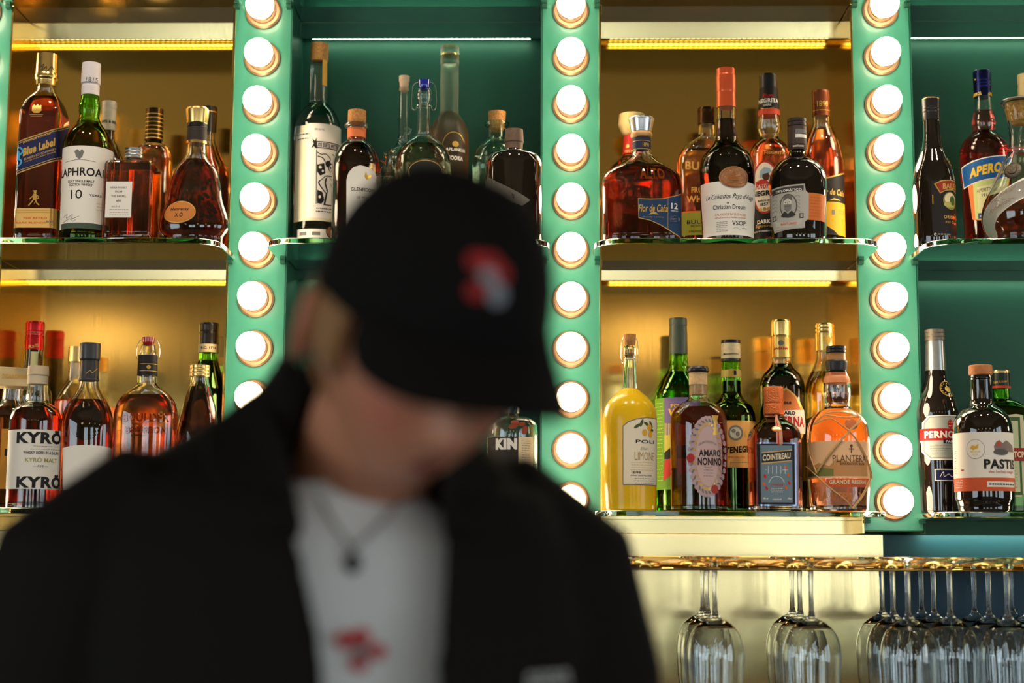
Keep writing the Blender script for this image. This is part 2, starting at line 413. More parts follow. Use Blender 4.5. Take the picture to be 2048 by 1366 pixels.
# the three shelf heights (undersides)
zu = {'up': P(1145, 487, YSH)[2], 'low': P(1145, 1032, YSH)[2], 'top': P(1145, 44, YFA)[2]}
TH = .0085
for k_, v_ in zu.items(): SHZ[k_] = v_ + TH
cols = [XC + WC * i for i in (-2, -1, 0, 1, 2)]; cols[0] = -.9092
Z_COLB = P(1790, 1062, YF)[2]
XL, XR, YREAR = -3.2, 3.4, -4.6
boxobj('floor', XL - .1, XR + .1, YREAR - .1, 2.9, -.1, 0, pbr('dark_wood_floor', srgb(70, 50, 36), .45, noise=.4, nscale=8), kind='structure')
boxobj('ceiling', XL - .1, XR + .1, YREAR - .1, 2.9, 3.3, 3.4, pbr('dark_ceiling_paint', srgb(160, 132, 88), .8, noise=.1, nscale=3), kind='structure')
pbr('ochre_wall', srgb(160, 132, 84), .7, noise=.1, nscale=3)
m = MB(); m.box(XL - .1, XL, YREAR, -2.6, 0, 3.3); m.box(XL - .1, XL, .3, 2.9, 0, 3.3); m.box(XL - .1, XL, -2.6, .3, 0, .8); m.box(XL - .1, XL, -2.6, .3, 2.5, 3.3)
o = m.build('wall_left', MAT['ochre_wall'], None, 0); o['kind'] = 'structure'
# right wall with two wide unseen windows, added to light the person's cooler side
swins = [(-3.6, -2.0), (-1.2, .8)]; sz0, sz1 = .8, 2.5
m = MB(); ys_ = [YREAR] + [y for p in swins for y in p] + [2.9]
for i in range(0, len(ys_), 2): m.box(XR, XR + .1, ys_[i], ys_[i + 1], 0, 3.3)
for a, b in swins: m.box(XR, XR + .1, a, b, 0, sz0); m.box(XR, XR + .1, a, b, sz1, 3.3)
o = m.build('wall_right', MAT['ochre_wall'], None, 0); o['kind'] = 'structure'
boxobj('wall_back', XL, XR, 2.62, 2.9, 0, 3.3, M_TEALD, kind='structure')
# wall behind the camera with three tall windows
mb = MB(); wins = [(-2.35, -1.35), (-.55, .45), (1.25, 2.25)]; wz0, wz1 = .95, 2.25
xs = [XL] + [x for p in wins for x in p] + [XR]
for i in range(0, len(xs), 2): mb.box(xs[i], xs[i + 1], YREAR - .2, YREAR, 0, 3.3)
for a, b in wins: mb.box(a, b, YREAR - .2, YREAR, 0, wz0); mb.box(a, b, YREAR - .2, YREAR, wz1, 3.3)
o = mb.build('wall_front', pbr('plaster_wall', srgb(158, 130, 80), .8, noise=.1, nscale=4), None, 0); o['kind'] = 'structure'
M_DAY = pbr('daylit_window_pane', (0, 0, 0, 1), .2, em=(.80, .93, 1.0, 1), emp=WINDOW_POWER)
for i, (a, b) in enumerate(wins):
    f = MB()
    for x0, x1, z0, z1 in ((a, a + .05, wz0, wz1), (b - .05, b, wz0, wz1), (a, b, wz0, wz0 + .05), (a, b, wz1 - .05, wz1), ((a + b) / 2 - .02, (a + b) / 2 + .02, wz0, wz1), (a, b, 1.78, 1.82)):
        f.box(x0, x1, YREAR - .09, YREAR - .04, z0, z1)
    o = f.build('window_%d' % (i + 1), pbr('window_frame_paint', srgb(40, 38, 34), .5), None, 0); o['kind'] = 'structure'
    boxobj('pane', a, b, YREAR - .12, YREAR - .11, wz0, wz1, M_DAY, o)

# unseen spotlights added to brighten the bottle labels on the back bar
for i, (lx, ly) in enumerate(((-1.0, 1.62), (-.35, 1.62), (.35, 1.62), (1.0, 1.62))):
    rt = empty('fill_spotlight', (lx, ly, 3.3), 'small round spotlight added above the picture to brighten the bottle labels', 'added light', 'added spotlights aimed at the back bar')
    dv = Vector((0, 2.42 - ly, 1.62 - 3.2)).normalized()
    m = MB(); m.tube([(0, 0, -.001), (0, 0, -.05)], .012, 12); m.tube([Vector((0, 0, -.08)) - dv * .05, Vector((0, 0, -.08)) + dv * .045], .035, 24); m.build('housing', pbr('black_housing', srgb(30, 28, 26), .5), rt)
    ld = bpy.data.lights.new('spotlight', 'SPOT'); ld.energy = FILL_SPOT_POWER; ld.color = (1, .84, .66); ld.spot_size = R(62); ld.spot_blend = .6; ld.shadow_soft_size = .03
    lo = bpy.data.objects.new('spotlight', ld); COL.objects.link(lo); lo.parent = rt; lo.location = Vector((0, 0, -.08)) + dv * .05
    lo.rotation_euler = dv.to_track_quat('-Z', 'Y').to_euler()
M_SIDE_PANE = pbr('unseen_side_pane', (0, 0, 0, 1), .2, em=(.80, .92, 1.0, 1), emp=WINDOW_POWER * .85)  # panes of the unseen side windows added for light on the person
# warm pendant globes hanging over the room behind the camera
for i, gx in enumerate((-2.2, -.85, .5, 1.85)):
    rt = empty('pendant_lamp', (gx, -2.6, 3.3), 'warm round pendant lamp hanging over the room behind the camera', 'pendant lamp', 'pendant lamps over the room')
    m = MB(); m.tube([(0, 0, 0), (0, 0, -.72)], .003, 8); m.build('cord', pbr('black_cord', srgb(20, 20, 20), .6), rt)
    m = MB(); rings_mesh(m, [(-.83 - .12 * math.cos(t), max(.12 * math.sin(t), .0005), max(.12 * math.sin(t), .0005), 2) for t in np.linspace(0, math.pi, 20)], 32); m.build('lamp_shade', pbr('glowing_lamp_shade', (1, 1, 1, 1), .4, em=(1.0, .70, .38, 1), emp=4.0), rt)
for i, (a, b, XW) in enumerate([(a, b, XR) for a, b in swins] + [(-2.6, .3, XL - .1)]):  # unseen side windows; the left one is added to light the cheek
    f = MB(); XR_ = XR; XR = XW
    for y0, y1, z0, z1 in ((a, a + .05, sz0, sz1), (b - .05, b, sz0, sz1), (a, b, sz0, sz0 + .05), (a, b, sz1 - .05, sz1), ((a + b) / 2 - .02, (a + b) / 2 + .02, sz0, sz1)): f.box(XR + .03, XR + .07, y0, y1, z0, z1)
    o = f.build('window_%d' % (i + 4), MAT['window_frame_paint'], None, 0); o['kind'] = 'structure'
    boxobj('pane', XR + .08, XR + .09, a, b, sz0, sz1, M_SIDE_PANE, o); XR = XR_
# light columns
for i, x in enumerate(cols[:4] + cols[4:]):
    o = boxobj('trim_%d' % (i + 1), x - HWC, x + HWC, YF, 2.62, Z_COLB, ZTOP, M_TEAL, bevel=.0012, kind='structure')
# niche panels: brass in niches 0 and 2, teal in 1 and 3
n_ = 6
def structure(o, n): o['kind'] = 'structure'; return o
def niche(i, brass, tn):
    x0, x1 = cols[i] + HWC, cols[i + 1] - HWC
    mb_, ms_ = (M_BRASS, M_BRASS_SIDE) if brass else (M_TEALD, M_TEALD)
    o = boxobj('wall_niche_%d' % (i + 1), x0, x1, YB, YB + .03, Z_COLB - .004, ZTOP, mb_, kind='structure')
    t = .0028 if brass else .002
    m = MB(); m.box(x0 + .0002, x0 + t, YF - .0015, YB, Z_COLB - .004, ZTOP); m.box(x1 - t, x1 - .0002, YF - .0015, YB, Z_COLB - .004, ZTOP)
    o = m.build('trim_%d' % tn, ms_, None, 0); o['kind'] = 'structure'
    # fascia boxes that hide the light strips
    for kk, (zt, hh) in {'top': (zu['top'], None), 'up': (zu['up'], None), 'low': (zu['low'], None)}.items():
        hpx = {'top': (46, 76), 'up': (536, 560), 'low': (1042, 1066)}[kk]
        zb_ = P(1145, hpx[1], YFA)[2]
        m = MB(); m.box(x0 + t, x1 - t, YFA, YFA + .002, zb_, zt - .0004)
        if brass and kk != 'low': m.V = [(x, y + (.0022 if z < zb_ + .001 else 0), z) for x, y, z in m.V]
        m.box(x0 + t, x1 - t, YFA + .002, YB, zb_ + .0065, zt - .0004); o = m.build('trim_%d' % (tn + 1 + ['top', 'up', 'low'].index(kk)), (M_BRASS_LOW if brass else M_TEALD), None, 0); uv_planar(o); o['kind'] = 'structure'
        yield kk, zb_, x0 + t, x1 - t
def led_mat(name, col, power):
    if name in MAT: return MAT[name]
    m = pbr(name, (.7, .7, .6, 1), .5, em=col, emp=power); nt = m.node_tree; b = nt.nodes['Principled BSDF']
    tc = nt.nodes.new('ShaderNodeTexCoord'); sx = nt.nodes.new('ShaderNodeSeparateXYZ'); nt.links.new(tc.outputs['Object'], sx.inputs[0])
    a = nt.nodes.new('ShaderNodeMath'); a.operation = 'MULTIPLY'; a.inputs[1].default_value = 2 * math.pi / .0085; nt.links.new(sx.outputs[0], a.inputs[0])
    c = nt.nodes.new('ShaderNodeMath'); c.operation = 'COSINE'; nt.links.new(a.outputs[0], c.inputs[0])
    r = nt.nodes.new('ShaderNodeMapRange'); r.inputs[1].default_value = -1; r.inputs[2].default_value = 1; r.inputs[3].default_value = power * .35; r.inputs[4].default_value = power * 1.6
    nt.links.new(c.outputs[0], r.inputs[0]); nt.links.new(r.outputs[0], b.inputs['Emission Strength']); return m
M_LEDW = led_mat('led_tape_cool', (.66, 1.0, .70, 1), LED_POWER)
M_LEDY = led_mat('led_tape_warm', (1.0, .86, .30, 1), LED_POWER * .36)
M_LEDL = led_mat('led_tape_gold', (1.0, .76, .40, 1), LED_POWER * 2.6)
M_LEDWL = led_mat('led_tape_green_low', (.66, 1.0, .70, 1), LED_POWER * 2)
wherelev = {'top': 'under the top shelf', 'up': 'under the middle shelf', 'low': 'under the lowest shelf'}
wherebay = ['in the left brass bay', 'in the green bay behind the person', 'in the right-hand brass bay', 'in the green bay at right edge']
tn = 6
for i in range(4):
    brass = i in (0, 2)
    for kk, zb_, xa, xb in niche(i, brass, tn):
        ins = .0 if i == 0 else .018
        tone = 'warm yellow' if brass else 'pale green-white'
        rt = empty('led_strip', ((xa + xb) / 2, YFA + .012, zb_ + .0065), '%s glowing light strip %s %s' % (tone, wherelev[kk], wherebay[i]), 'light strip', 'light strips under the shelves')
        wt = .006 if kk == 'low' else .0025
        m = MB(); L_ = (xb - xa) / 2 - ins; m.box(-L_, L_, -.003 if kk == 'low' else -.0025, wt, -.0035, -.0015); m.build('led_tape', (M_LEDL if kk == 'low' else M_LEDY) if brass else (M_LEDWL if kk == 'low' else M_LEDW), rt, 0)
        m = MB(); m.box(-L_ - .003, L_ + .003, -.004, .006, -.0014, -.0002); m.build('channel', pbr('strip_channel', (.5, .5, .45, 1), .4, metal=.8), rt, 0)
    tn += 4
# lower rear panels
xbr = P(1765, 1080, YB)[0]; zlow = Z_COLB - .005
boxobj('wall_lower_brass', cols[0], xbr, YB - .002, YB + .03, .9, zlow, M_BRASS_LOW, kind='structure')
boxobj('wall_lower_blue', xbr, 2.0, YB, YB + .03, .9, zlow, M_BLUED, kind='structure')
boxobj('trim_30', cols[0], 2.0, YB - .35, 2.62, .86, .9, pbr('dark_counter', srgb(40, 34, 30), .3), kind='structure')
boxobj('trim_31', cols[0], 2.0, YB - .30, 2.62, .0, .86, M_TEALD, kind='structure')

# ================================================================ glass shelves
def shelf(i, lev, label):
    x0, x1 = cols[i] + .034, cols[i + 1] - .034
    yb_, ym = YFA - .0005, YF - .0022
    xi0, xi1 = cols[i] + HWC + .0035, cols[i + 1] - HWC - .0035
    out = []
    out += [(xi0, yb_), (xi0, ym), (x0, ym)]
    rc = .045; out.append((x0, YSH + rc))
    for k in range(1, 9):
        t = math.pi / 2 * k / 8; out.append((x0 + rc - rc * math.cos(t), YSH + rc - rc * math.sin(t)))
    for k in range(0, 9):
        t = math.pi / 2 * k / 8; out.append((x1 - rc + rc * math.sin(t), YSH + rc - rc * math.cos(t)))
    out += [(x1, ym), (xi1, ym), (xi1, yb_)]
    cx = (x0 + x1) / 2; z = zu[lev]; n = len(out)
    rt = empty('glass_shelf', (cx, (YSH + YFA) / 2, z), label, 'glass shelf', 'glass shelves of the back bar')
    V = [(x - cx, y - (YSH + YFA) / 2, 0) for x, y in out] + [(x - cx, y - (YSH + YFA) / 2, TH) for x, y in out]
    me = mesh('pane', V, [tuple(range(n)), tuple(range(2 * n - 1, n - 1, -1))] + [(k, k + n, (k + 1) % n + n, (k + 1) % n) for k in range(n)])
    o = link('pane', me, M_SHELF, rt, 30); bv = o.modifiers.new('bevel', 'BEVEL'); bv.width = .0014; bv.segments = 3; bv.limit_method = 'ANGLE'; bv.angle_limit = R(60)
    for sx_ in (x0 + .004, x1 - .012):
        m = MB(); m.box(sx_ - cx, sx_ - cx + .008, YF - .012 - (YSH + YFA) / 2, YF - .0004 - (YSH + YFA) / 2, -.006, -.0004); m.build('bracket', pbr('bracket_metal', srgb(40, 90, 70), .4, metal=.5), rt, 0)
bays = ['in the left brass bay', 'in the green bay behind the capped person', 'in the right-hand brass bay', 'in the green bay at the right edge']
for i in range(4):
    shelf(i, 'up', 'middle clear glass shelf with rounded corners %s' % bays[i])
    shelf(i, 'low', 'lowest clear glass shelf %s' % bays[i])
    shelf(i, 'top', 'topmost clear glass shelf, seen from below, %s' % bays[i])

# ================================================================ globe bulbs
M_BULB = pbr('lit_globe', (1, 1, 1, 1), .3, em=(1.0, .78, .52, 1), emp=BULB_POWER)
M_RING = pbr('socket_ring', srgb(150, 118, 86), .4, metal=.55)
M_SCREW = pbr('bulb_screw', srgb(150, 120, 84), .3, metal=.9)
def lathe_y(mb, prof, N=36, m=0):
    V = []; K = len(prof)
    for y, r in prof: V += [(r * math.cos(2 * math.pi * k / N), y, r * math.sin(2 * math.pi * k / N)) for k in range(N)]
    F = [(i * N + k, (i + 1) * N + k, (i + 1) * N + (k + 1) % N, i * N + (k + 1) % N) for i in range(K - 1) for k in range(N)]
    F += [tuple(range(N)), tuple((K - 1) * N + k for k in range(N))[::-1]]
    mb.add(V, F, m)
def make_bulb():
    rt = empty('globe_bulb', (0, 0, 0), None, 'light bulb', 'globe bulbs on the green columns')
    m = MB(); lathe_y(m, [(-.0003, .0288), (-.0035, .0288), (-.006, .0262), (-.0062, .0215), (-.0085, .0212), (-.0095, .0195)]); m.build('socket_ring', M_RING, rt)
    m = MB(); lathe_y(m, [(-.0096, .0165), (-.0115, .0175), (-.0125, .0165), (-.014, .0172)]); m.build('bulb_screw', M_SCREW, rt)
    m = MB(); c, r = -.0355, .0225; pr = [(-.0141, .0152), (-.0175, .0140)]
    for k in range(1, 15):
        t = R(40) + (math.pi - R(40)) * k / 14; pr.append((c + r * math.cos(t), max(r * math.sin(t), .0002)))
    lathe_y(m, pr); m.build('globe', M_BULB, rt)
    return rt
b0 = make_bulb(); first = True
ordn = ['topmost', 'second', 'third', 'fourth', 'fifth', 'sixth', 'seventh', 'eighth', 'ninth', 'tenth', 'eleventh']
ncol = [11, 9, 11, 11, 11]
colname = [None, 'on the left green column', 'on the centre green column', 'on the right green column', None]
for ci in range(5):
    for k in range(ncol[ci] if ci != 1 else 11):
        z = 1.42 + .86381 - k * HB
        if ci in (0, 4):
            lb = 'lit globe bulb on the column just beyond the %s edge' % ('left' if ci == 0 else 'right'); g = 'globe bulbs on the green columns'
        else:
            lb = 'lit white globe bulb, %s%s, %s' % (ordn[k], '' if k == 0 else ' from the top', colname[ci])
        if first: o = b0; first = False
        else:
            o = b0.copy(); COL.objects.link(o)
            for ch in b0.children: c = ch.copy(); COL.objects.link(c); c.parent = o
        o.location = (cols[ci], YF, z); o['label'] = lb; o['group'] = 'bulbs beyond the %s edge of the picture' % ('left' if ci == 0 else 'right') if ci in (0, 4) else 'globe bulbs on the green columns'
# ================================================================ bottles
D1, D2, D3 = 2.375, 2.465, 2.475     # rows on a shelf
# ---- left brass bay, middle shelf
b = Bot('whisky_bottle', 'tall square amber whisky bottle with slanted dark blue label, leftmost on its shelf', 94, 130, 2.385, 'up', n=7, q=1, rot=R(1))
b.glass([(171, 16, 0), (183, 18, 0, 8), (207, 34, .8, 10), (231, 42, 1, 8), (470, 42, 1)], M_CLEAR, liq=L_DARK, lvl=199)
b.part('cap', [(110, 20.5, 0, 2), (148, 21.5), (153, 23), (158, 23), (162, 20), (172, 19.5)], M_GOLD)
L = b.lab(125, True); L.line(curvepts([(82, 134), (88, 129), (84, 141), (93, 133), (92, 144), (103, 132), (106, 138)]), 1.1, M_INK, 1); L.done('signature')
L = b.lab(330)
sl = -.30
L.rect(30, 258, 141, 324, M_GOLDP, 0, slope=-.36).rect(30, 260.5, 141, 321.5, M_NAVY, 1, slope=-.36).rect(30, 263, 141, 264.3, M_GOLDP, 2, slope=-.36).rect(30, 317.5, 141, 318.8, M_GOLDP, 2, slope=-.36)
L.text('JOHNNIE WALKER', 74, 277, 6, M_GOLDP, 55, 3, .03, slope=-.36).text('Blue Label', 78, 295, 17, M_GOLDP, 62, 3, .06, slope=-.36).text('BLENDED SCOTCH WHISKY', 80, 309, 4.5, M_GOLDP, 62, 3, .02, slope=-.36)
L.text('A BLEND OF OUR RAREST WHISKIES', 80, 314.5, 2.6, M_GOLDP, 60, 3, .01, slope=-.36)
MB_ = paper(70, 160, 205)
L.line(curvepts([(34, 300), (42, 296), (47, 304), (40, 312), (34, 316), (44, 322), (42, 330), (34, 334)]), 3.2, MB_, 3).ell(38, 312, 6, 11, MB_, 3)
L.poly([(64, 213), (67, 209), (71, 212), (74, 208), (78, 212), (82, 210), (83, 222), (78, 227), (68, 227), (64, 222)], M_GOLDP, 1, 3).rect(60, 230, 86, 231, M_GOLDP, 1).rect(62, 233, 84, 234, M_GOLDP, 1)
# the walking figure mark
L.ell(70.5, 385, 2.6, 2.9, M_GOLDP, 1).rect(67, 381.5, 74, 383.3, M_GOLDP, 2).poly([(67, 388), (73, 388), (74, 397), (69, 401), (66, 398)], M_GOLDP, 1, 3)
L.line([(69, 390), (62, 397), (60, 399)], 1.8, M_GOLDP, 1).line([(72, 390), (77, 394), (76, 398)], 1.8, M_GOLDP, 1).line([(69, 398), (63, 406), (58, 412)], 2.3, M_GOLDP, 1).line([(71, 398), (73, 406), (78, 411)], 2.3, M_GOLDP, 1).line([(77, 394), (68, 409)], .8, M_GOLDP, 1)
L.done('label')
L = b.lab(440); cr1 = paper(222, 176, 98)
L.rect(26, 417, 141, 456, cr1, 0).rect(29, 421, 105, 422, M_GOLDP, 1).rect(29, 425, 105, 426, M_GOLDP, 1).text('THE RETRO', 70, 437, 4, M_ORP, 48).text('RARE BLENDS', 62, 446, 3.5, M_ORP, 60).text('BOT', 98, 444, 5, M_GREY).done('base_label')

b = Bot('whisky_bottle', 'green glass whisky bottle with large white label marked 10', 183, 130, 2.365, 'up')
b.glass([(186, 17), (203, 19, 0, 6), (212, 22, 0, 6), (222, 21.5), (236, 19.5), (250, 26, 0, 10), (270, 43, 0, 12), (292, 50, 0, 12), (470, 49)], M_GREENG, liq=L_DARK, lvl=246)
b.part('cap', [(128, 18.5, 0, 2), (168, 19.5), (171, 17), (174, 18), (192, 17.8)], paper(216, 206, 206, .35))
b.lab(155, True).text('1815', 184, 159, 10, M_GREY, 24).line([(172, 168), (196, 168)], .8, M_GREY).done('cap_print')
L = b.lab(375); L.rect(124, 292, 226, 457, M_WHITE, 0).rect(124, 446, 226, 457, paper(70, 84, 70), 1)
L.poly([(150, 303), (156, 299), (160, 304), (164, 299), (168, 304), (165, 314), (159, 320), (153, 314)], M_GREY, 1, 3).line(curvepts([(133, 323), (160, 320), (190, 323)]), .9, M_GREY).line([(133, 327), (195, 327)], .7, M_GREY)
L.text('LAPHROAIG', 166, 344, 17, M_INK, 116, 1, .02).text('ISLAY SINGLE MALT', 161, 363, 5, M_INK, 54).text('SCOTCH WHISKY', 161, 370, 5, M_INK, 47).text('10', 153, 389, 18, M_INK, 23, 1, 0).text('YEARS', 190, 390, 4, M_INK, 26)
L.lines(190, 215, 405, 418, 3, paper(200, 160, 120)).line(curvepts([(128, 434), (136, 428), (134, 436), (146, 430), (144, 438), (158, 433)]), .9, M_GREY).line(curvepts([(128, 444), (140, 438), (146, 443), (152, 440)]), .9, M_GREY).done('label')

b = Bot('whisky_bottle', 'bottle with ribbed silver-white cap behind the green whisky bottle', 218, 230, D3, 'up')
b.glass([(262, 12), (280, 13), (300, 24, 0, 14), (330, 38, 0, 12), (470, 38)], M_DARKB, solid=True)
b.part('cap', [(204, 14, 0, 2), (206, 15), (209, 14), (212, 15), (215, 14), (218, 15), (221, 14.2), (262, 14)], paper(190, 178, 158, .35))
b.lab(243, True).text('LEWIS & BEND', 219, 243, 6, M_INK, 48, 1, .03).done('cap_print')

b = Bot('whisky_bottle', 'short square whisky bottle with small white front label and silver screw cap', 268.5, 305, 2.365, 'up', n=9, q=1, rot=R(1))
b.glass([(317, 15, 0), (323, 17, 0, 2), (331, 46, 1, 5), (337, 49, 1, 3), (470, 49, 1)], M_CLEAR, liq=L_AMBER, lvl=336, wall=.004)
b.ribbed('cap', 298, 318, 18.5, M_SILVER, 3)
L = b.lab(400); L.rect(213, 364, 263, 436, M_WHITE, 0).text('NIKKA WHISKY', 238, 376, 4, M_GREY, 34).text('FROM', 238, 384, 4, M_GREY, 14).text('THE BARREL', 238, 393, 4.4, M_GREY, 30).text('aki', 238, 402, 5, M_GREY, 10)
L.text('ALC. 51.4', 232, 414, 3, M_GREY, 16).lines(218, 260, 420, 431, 3, M_GREY).done('label')
b = Bot('whisky_bottle', 'round-shouldered amber whisky bottle with gold patterned dark cap behind the short square bottle', 308.5, 250, D3, 'up', n=2.4, q=.8)
b.glass([(281, 15, 0), (288, 18, 0), (293, 28, .5, 6), (303, 36, 1, 6), (320, 39, 1), (470, 39, 1)], M_CLEAR, liq=L_RED, lvl=296)
b.part('cap', [(219, 17, 0, 3), (240, 18.5), (243, 17.5), (281, 18.5)], foil(70, 52, 24)); L = b.lab(250, True)
for k in range(7): L.rect(290, 226 + k * 8, 328, 227.5 + k * 8, M_GOLDP, 1)
L.done('gold_bands')

b = Bot('cognac_bottle', 'bell-shaped dark cognac decanter with gold stopper and oval orange label', 392, 330, 2.375, 'up', n=2.2, q=.5)
b.glass([(287, 19, 0), (310, 20, 0), (322, 27, .3, 12), (340, 43, .8, 14), (376, 52, 1, 20), (402, 55, 1, 16), (425, 64, 1, 14), (446, 70, 1, 12), (462, 69, 1, 8), (474, 58, 1)], M_CLEAR, liq=L_DARK, lvl=322)
b.part('stopper', [(217.5, 22, 0, 2), (221, 24, 0, 1), (248, 21), (251, 19)], M_GOLD)
b.part('collar', [(245, 20, 0, 2), (256, 21, 0, 2), (257, 19)], M_BLACK)
b.part('neck_label', [(256, 20), (284, 20.4)], paper(48, 40, 34), 1); b.part('gold_rim', [(284, 21, 0, 1), (289, 21, 0, 1)], M_GOLD, 1)
L = b.lab(424); L.ell(359.5, 424, 33, 23, M_GOLDP, 0).ell(359.5, 424, 31, 21, paper(196, 120, 52), 1).text('Hennessy', 360, 419, 9, M_INK, 38, 2).text('X.O', 360, 430, 9, M_INK, 16, 2).done('label')
m = MB()
L = b.lab(400)
for k in range(34):
    gx = max(398, 410 + random.gauss(0, 9)); gy = 408 + random.gauss(0, 24); L.ell(gx, gy, 3.4, 3.2, M_BLACKG, 2, n=10)
L.done('embossed_grapes')
b = Bot('cognac_bottle', 'dark capped brandy bottle half hidden behind the gold-stoppered decanter', 418, 240, 2.49, 'up')
b.glass([(265, 13), (285, 14), (310, 26, 0, 12), (340, 40, 0, 14), (470, 41)], M_CLEAR, liq=L_DARK, lvl=295)
b.part('cap', [(215, 15.5, 0, 2), (217, 16), (240, 15.5), (266, 15)], M_BLACK)
b.lab(226, True).rect(403, 221, 433, 223, M_GOLDP, 1).done('cap_print')
L = b.lab(380); L.rect(425, 345, 458, 440, paper(60, 30, 16), 0).done()

# ---- green bay behind the person, middle shelf
b = Bot('mezcal_bottle', 'tall clear cork-stoppered bottle with black and white skeleton artwork label', 639, 100, 2.495, 'up')
b.glass([(112, 17.5), (205, 18, 0, 6), (211, 21, 0, 6), (228, 37, 0, 14), (250, 46, 0, 12), (275, 47), (470, 47)], M_CLEAR, liq=L_CLEAR, lvl=130, floor=.02)
b.part('stopper', [(89, 18.5, 0, 3), (124, 18.5, 0, 3), (125, 15)], M_CORK)
L = b.lab(160); L.rect(645, 92, 654, 170, paper(226, 160, 60), 1, nz=16).done('neck_seal', 'orange paper strip over the cork')
L = b.lab(350); WH = M_WHITE
L.rect(590, 250, 683, 442, paper(226, 212, 176), 0).rect(614, 247, 684, 436, WH, 1)
for k in range(14): L.ell(614, 262 + k * 13, 2.5, 4.5, WH, 1, n=10)
L.rect(592, 264, 621, 281, paper(214, 206, 188), 2).lines(595, 619, 268, 277, 2, M_INK, 3, 2).text('40% Alc.Vol.', 639, 259, 3.6, M_GREY, 20, 2)
L.rect(632, 283, 682, 297, M_INK, 2).rect(634, 285, 682, 295, WH, 3).text('LOS SIETE MISTERIOS', 661, 290, 8.5, M_INK, 60, 4, .05)
L.poly([(628, 288), (622, 282), (627, 285), (624, 277), (630, 283), (633, 276), (633, 299), (628, 294), (622, 297)], M_INK, 2, 2)
L.line([(633, 300), (632, 408), (681, 412)], 1.6, M_INK, 2).line([(682, 298), (683, 411)], 1.6, M_INK, 2)
for cx_, sg in ((661, 1),):
    L.line(curvepts([(634, 305), (642, 309), (652, 308), (660, 316), (658, 322)]), 1.8, M_INK, 2).line(curvepts([(635, 313), (645, 316), (650, 324)]), 2.2, M_INK, 2).line(curvepts([(664, 306), (672, 310), (680, 307)]), 2, M_INK, 2)
    L.ell(656, 327, 6.5, 7, M_INK, 2).ell(662, 334, 7.5, 9, M_INK, 2).ell(663, 335, 6.5, 7.8, WH, 3).ell(660.5, 334, 1.8, 2.2, M_INK, 4).ell(666, 334, 1.8, 2.2, M_INK, 4).line([(661, 340), (666, 340)], 1.2, M_INK, 4).poly([(663, 336), (664.5, 338), (662, 338)], M_INK, 4, 1)
    L.poly([(652, 350), (674, 350), (676, 372), (684, 410), (646, 410), (652, 380), (648, 366)], M_INK, 2, 3).poly([(654, 352), (672, 352), (673, 373), (679, 408), (650, 408), (655, 380), (651, 366)], WH, 3, 3)
    L.line(curvepts([(656, 350), (662, 358), (670, 350)]), 1, M_INK, 4).line(curvepts([(660, 366), (664, 380), (662, 404)]), 1, M_INK, 4).line(curvepts([(666, 368), (669, 384), (672, 404)]), 1, M_INK, 4)
    L.line(curvepts([(652, 352), (644, 360), (638, 366), (646, 378), (654, 388)]), 4.5, M_INK, 2).line(curvepts([(652, 353), (645, 360), (640, 366), (646, 376), (652, 384)]), 2.6, WH, 3)
L.poly([(634, 330), (648, 326), (650, 346), (640, 352), (634, 344)], M_INK, 2, 3).ell(640, 335, 3, 3, WH, 3).ell(645, 342, 2, 2.4, WH, 3).poly([(634, 380), (644, 384), (648, 400), (642, 408), (634, 407)], M_INK, 2, 3).ell(639, 394, 2.4, 3, WH, 3).poly([(672, 322), (682, 320), (682, 352), (676, 346)], M_INK, 2, 3).ell(678, 334, 3, 3.6, WH, 3)
L.lines(630, 680, 417, 423, 2, M_INK, 2, 2, .9).done('label', 'cream label with black skeleton artwork')
L = b.lab(462); L.rect(595, 458, 684, 476, WH, 0).ell(662, 462, 13, 13, M_INK, 1).ell(662, 462, 11, 11, paper(176, 110, 60), 2).rect(600, 464, 613, 471, M_GREY, 1).rect(624, 464, 640, 471, M_GREY, 1).done('base_label')

b = Bot('whisky_bottle', 'amber single malt bottle with cork stopper and arched white label beside the skeleton label', 714, 235, 2.42, 'up')
b.glass([(246, 17), (249, 25, 0, 1.5), (254, 25, 0, 1.5), (257, 18), (281, 18, 0, 5), (287, 26, 0, 5), (296, 36, 0, 8), (315, 45, 0, 8), (335, 48), (470, 48)], M_CLEAR, liq=L_BROWN, lvl=291)
b.part('stopper', [(222, 18, 0, 3), (242, 18.5), (246, 17)], M_CORK); b.part('neck_band', [(258, 18.6, 0, .5), (277, 18.6, 0, .5)], paper(226, 118, 62))
L = b.lab(400)
L.poly([(693, 470), (693, 360), (697, 346), (707, 335), (720, 331), (736, 333), (750, 342), (757, 356), (758, 470)], M_WHITE, 0, 5).text('GLENFIDDICH', 730, 379, 7, M_INK, 58).poly([(728, 352), (731, 343), (735, 350), (744, 347), (738, 356), (732, 359)], M_GOLDP, 1, 2).text('15 YEARS', 728, 396, 6, M_GREY, 26).done()

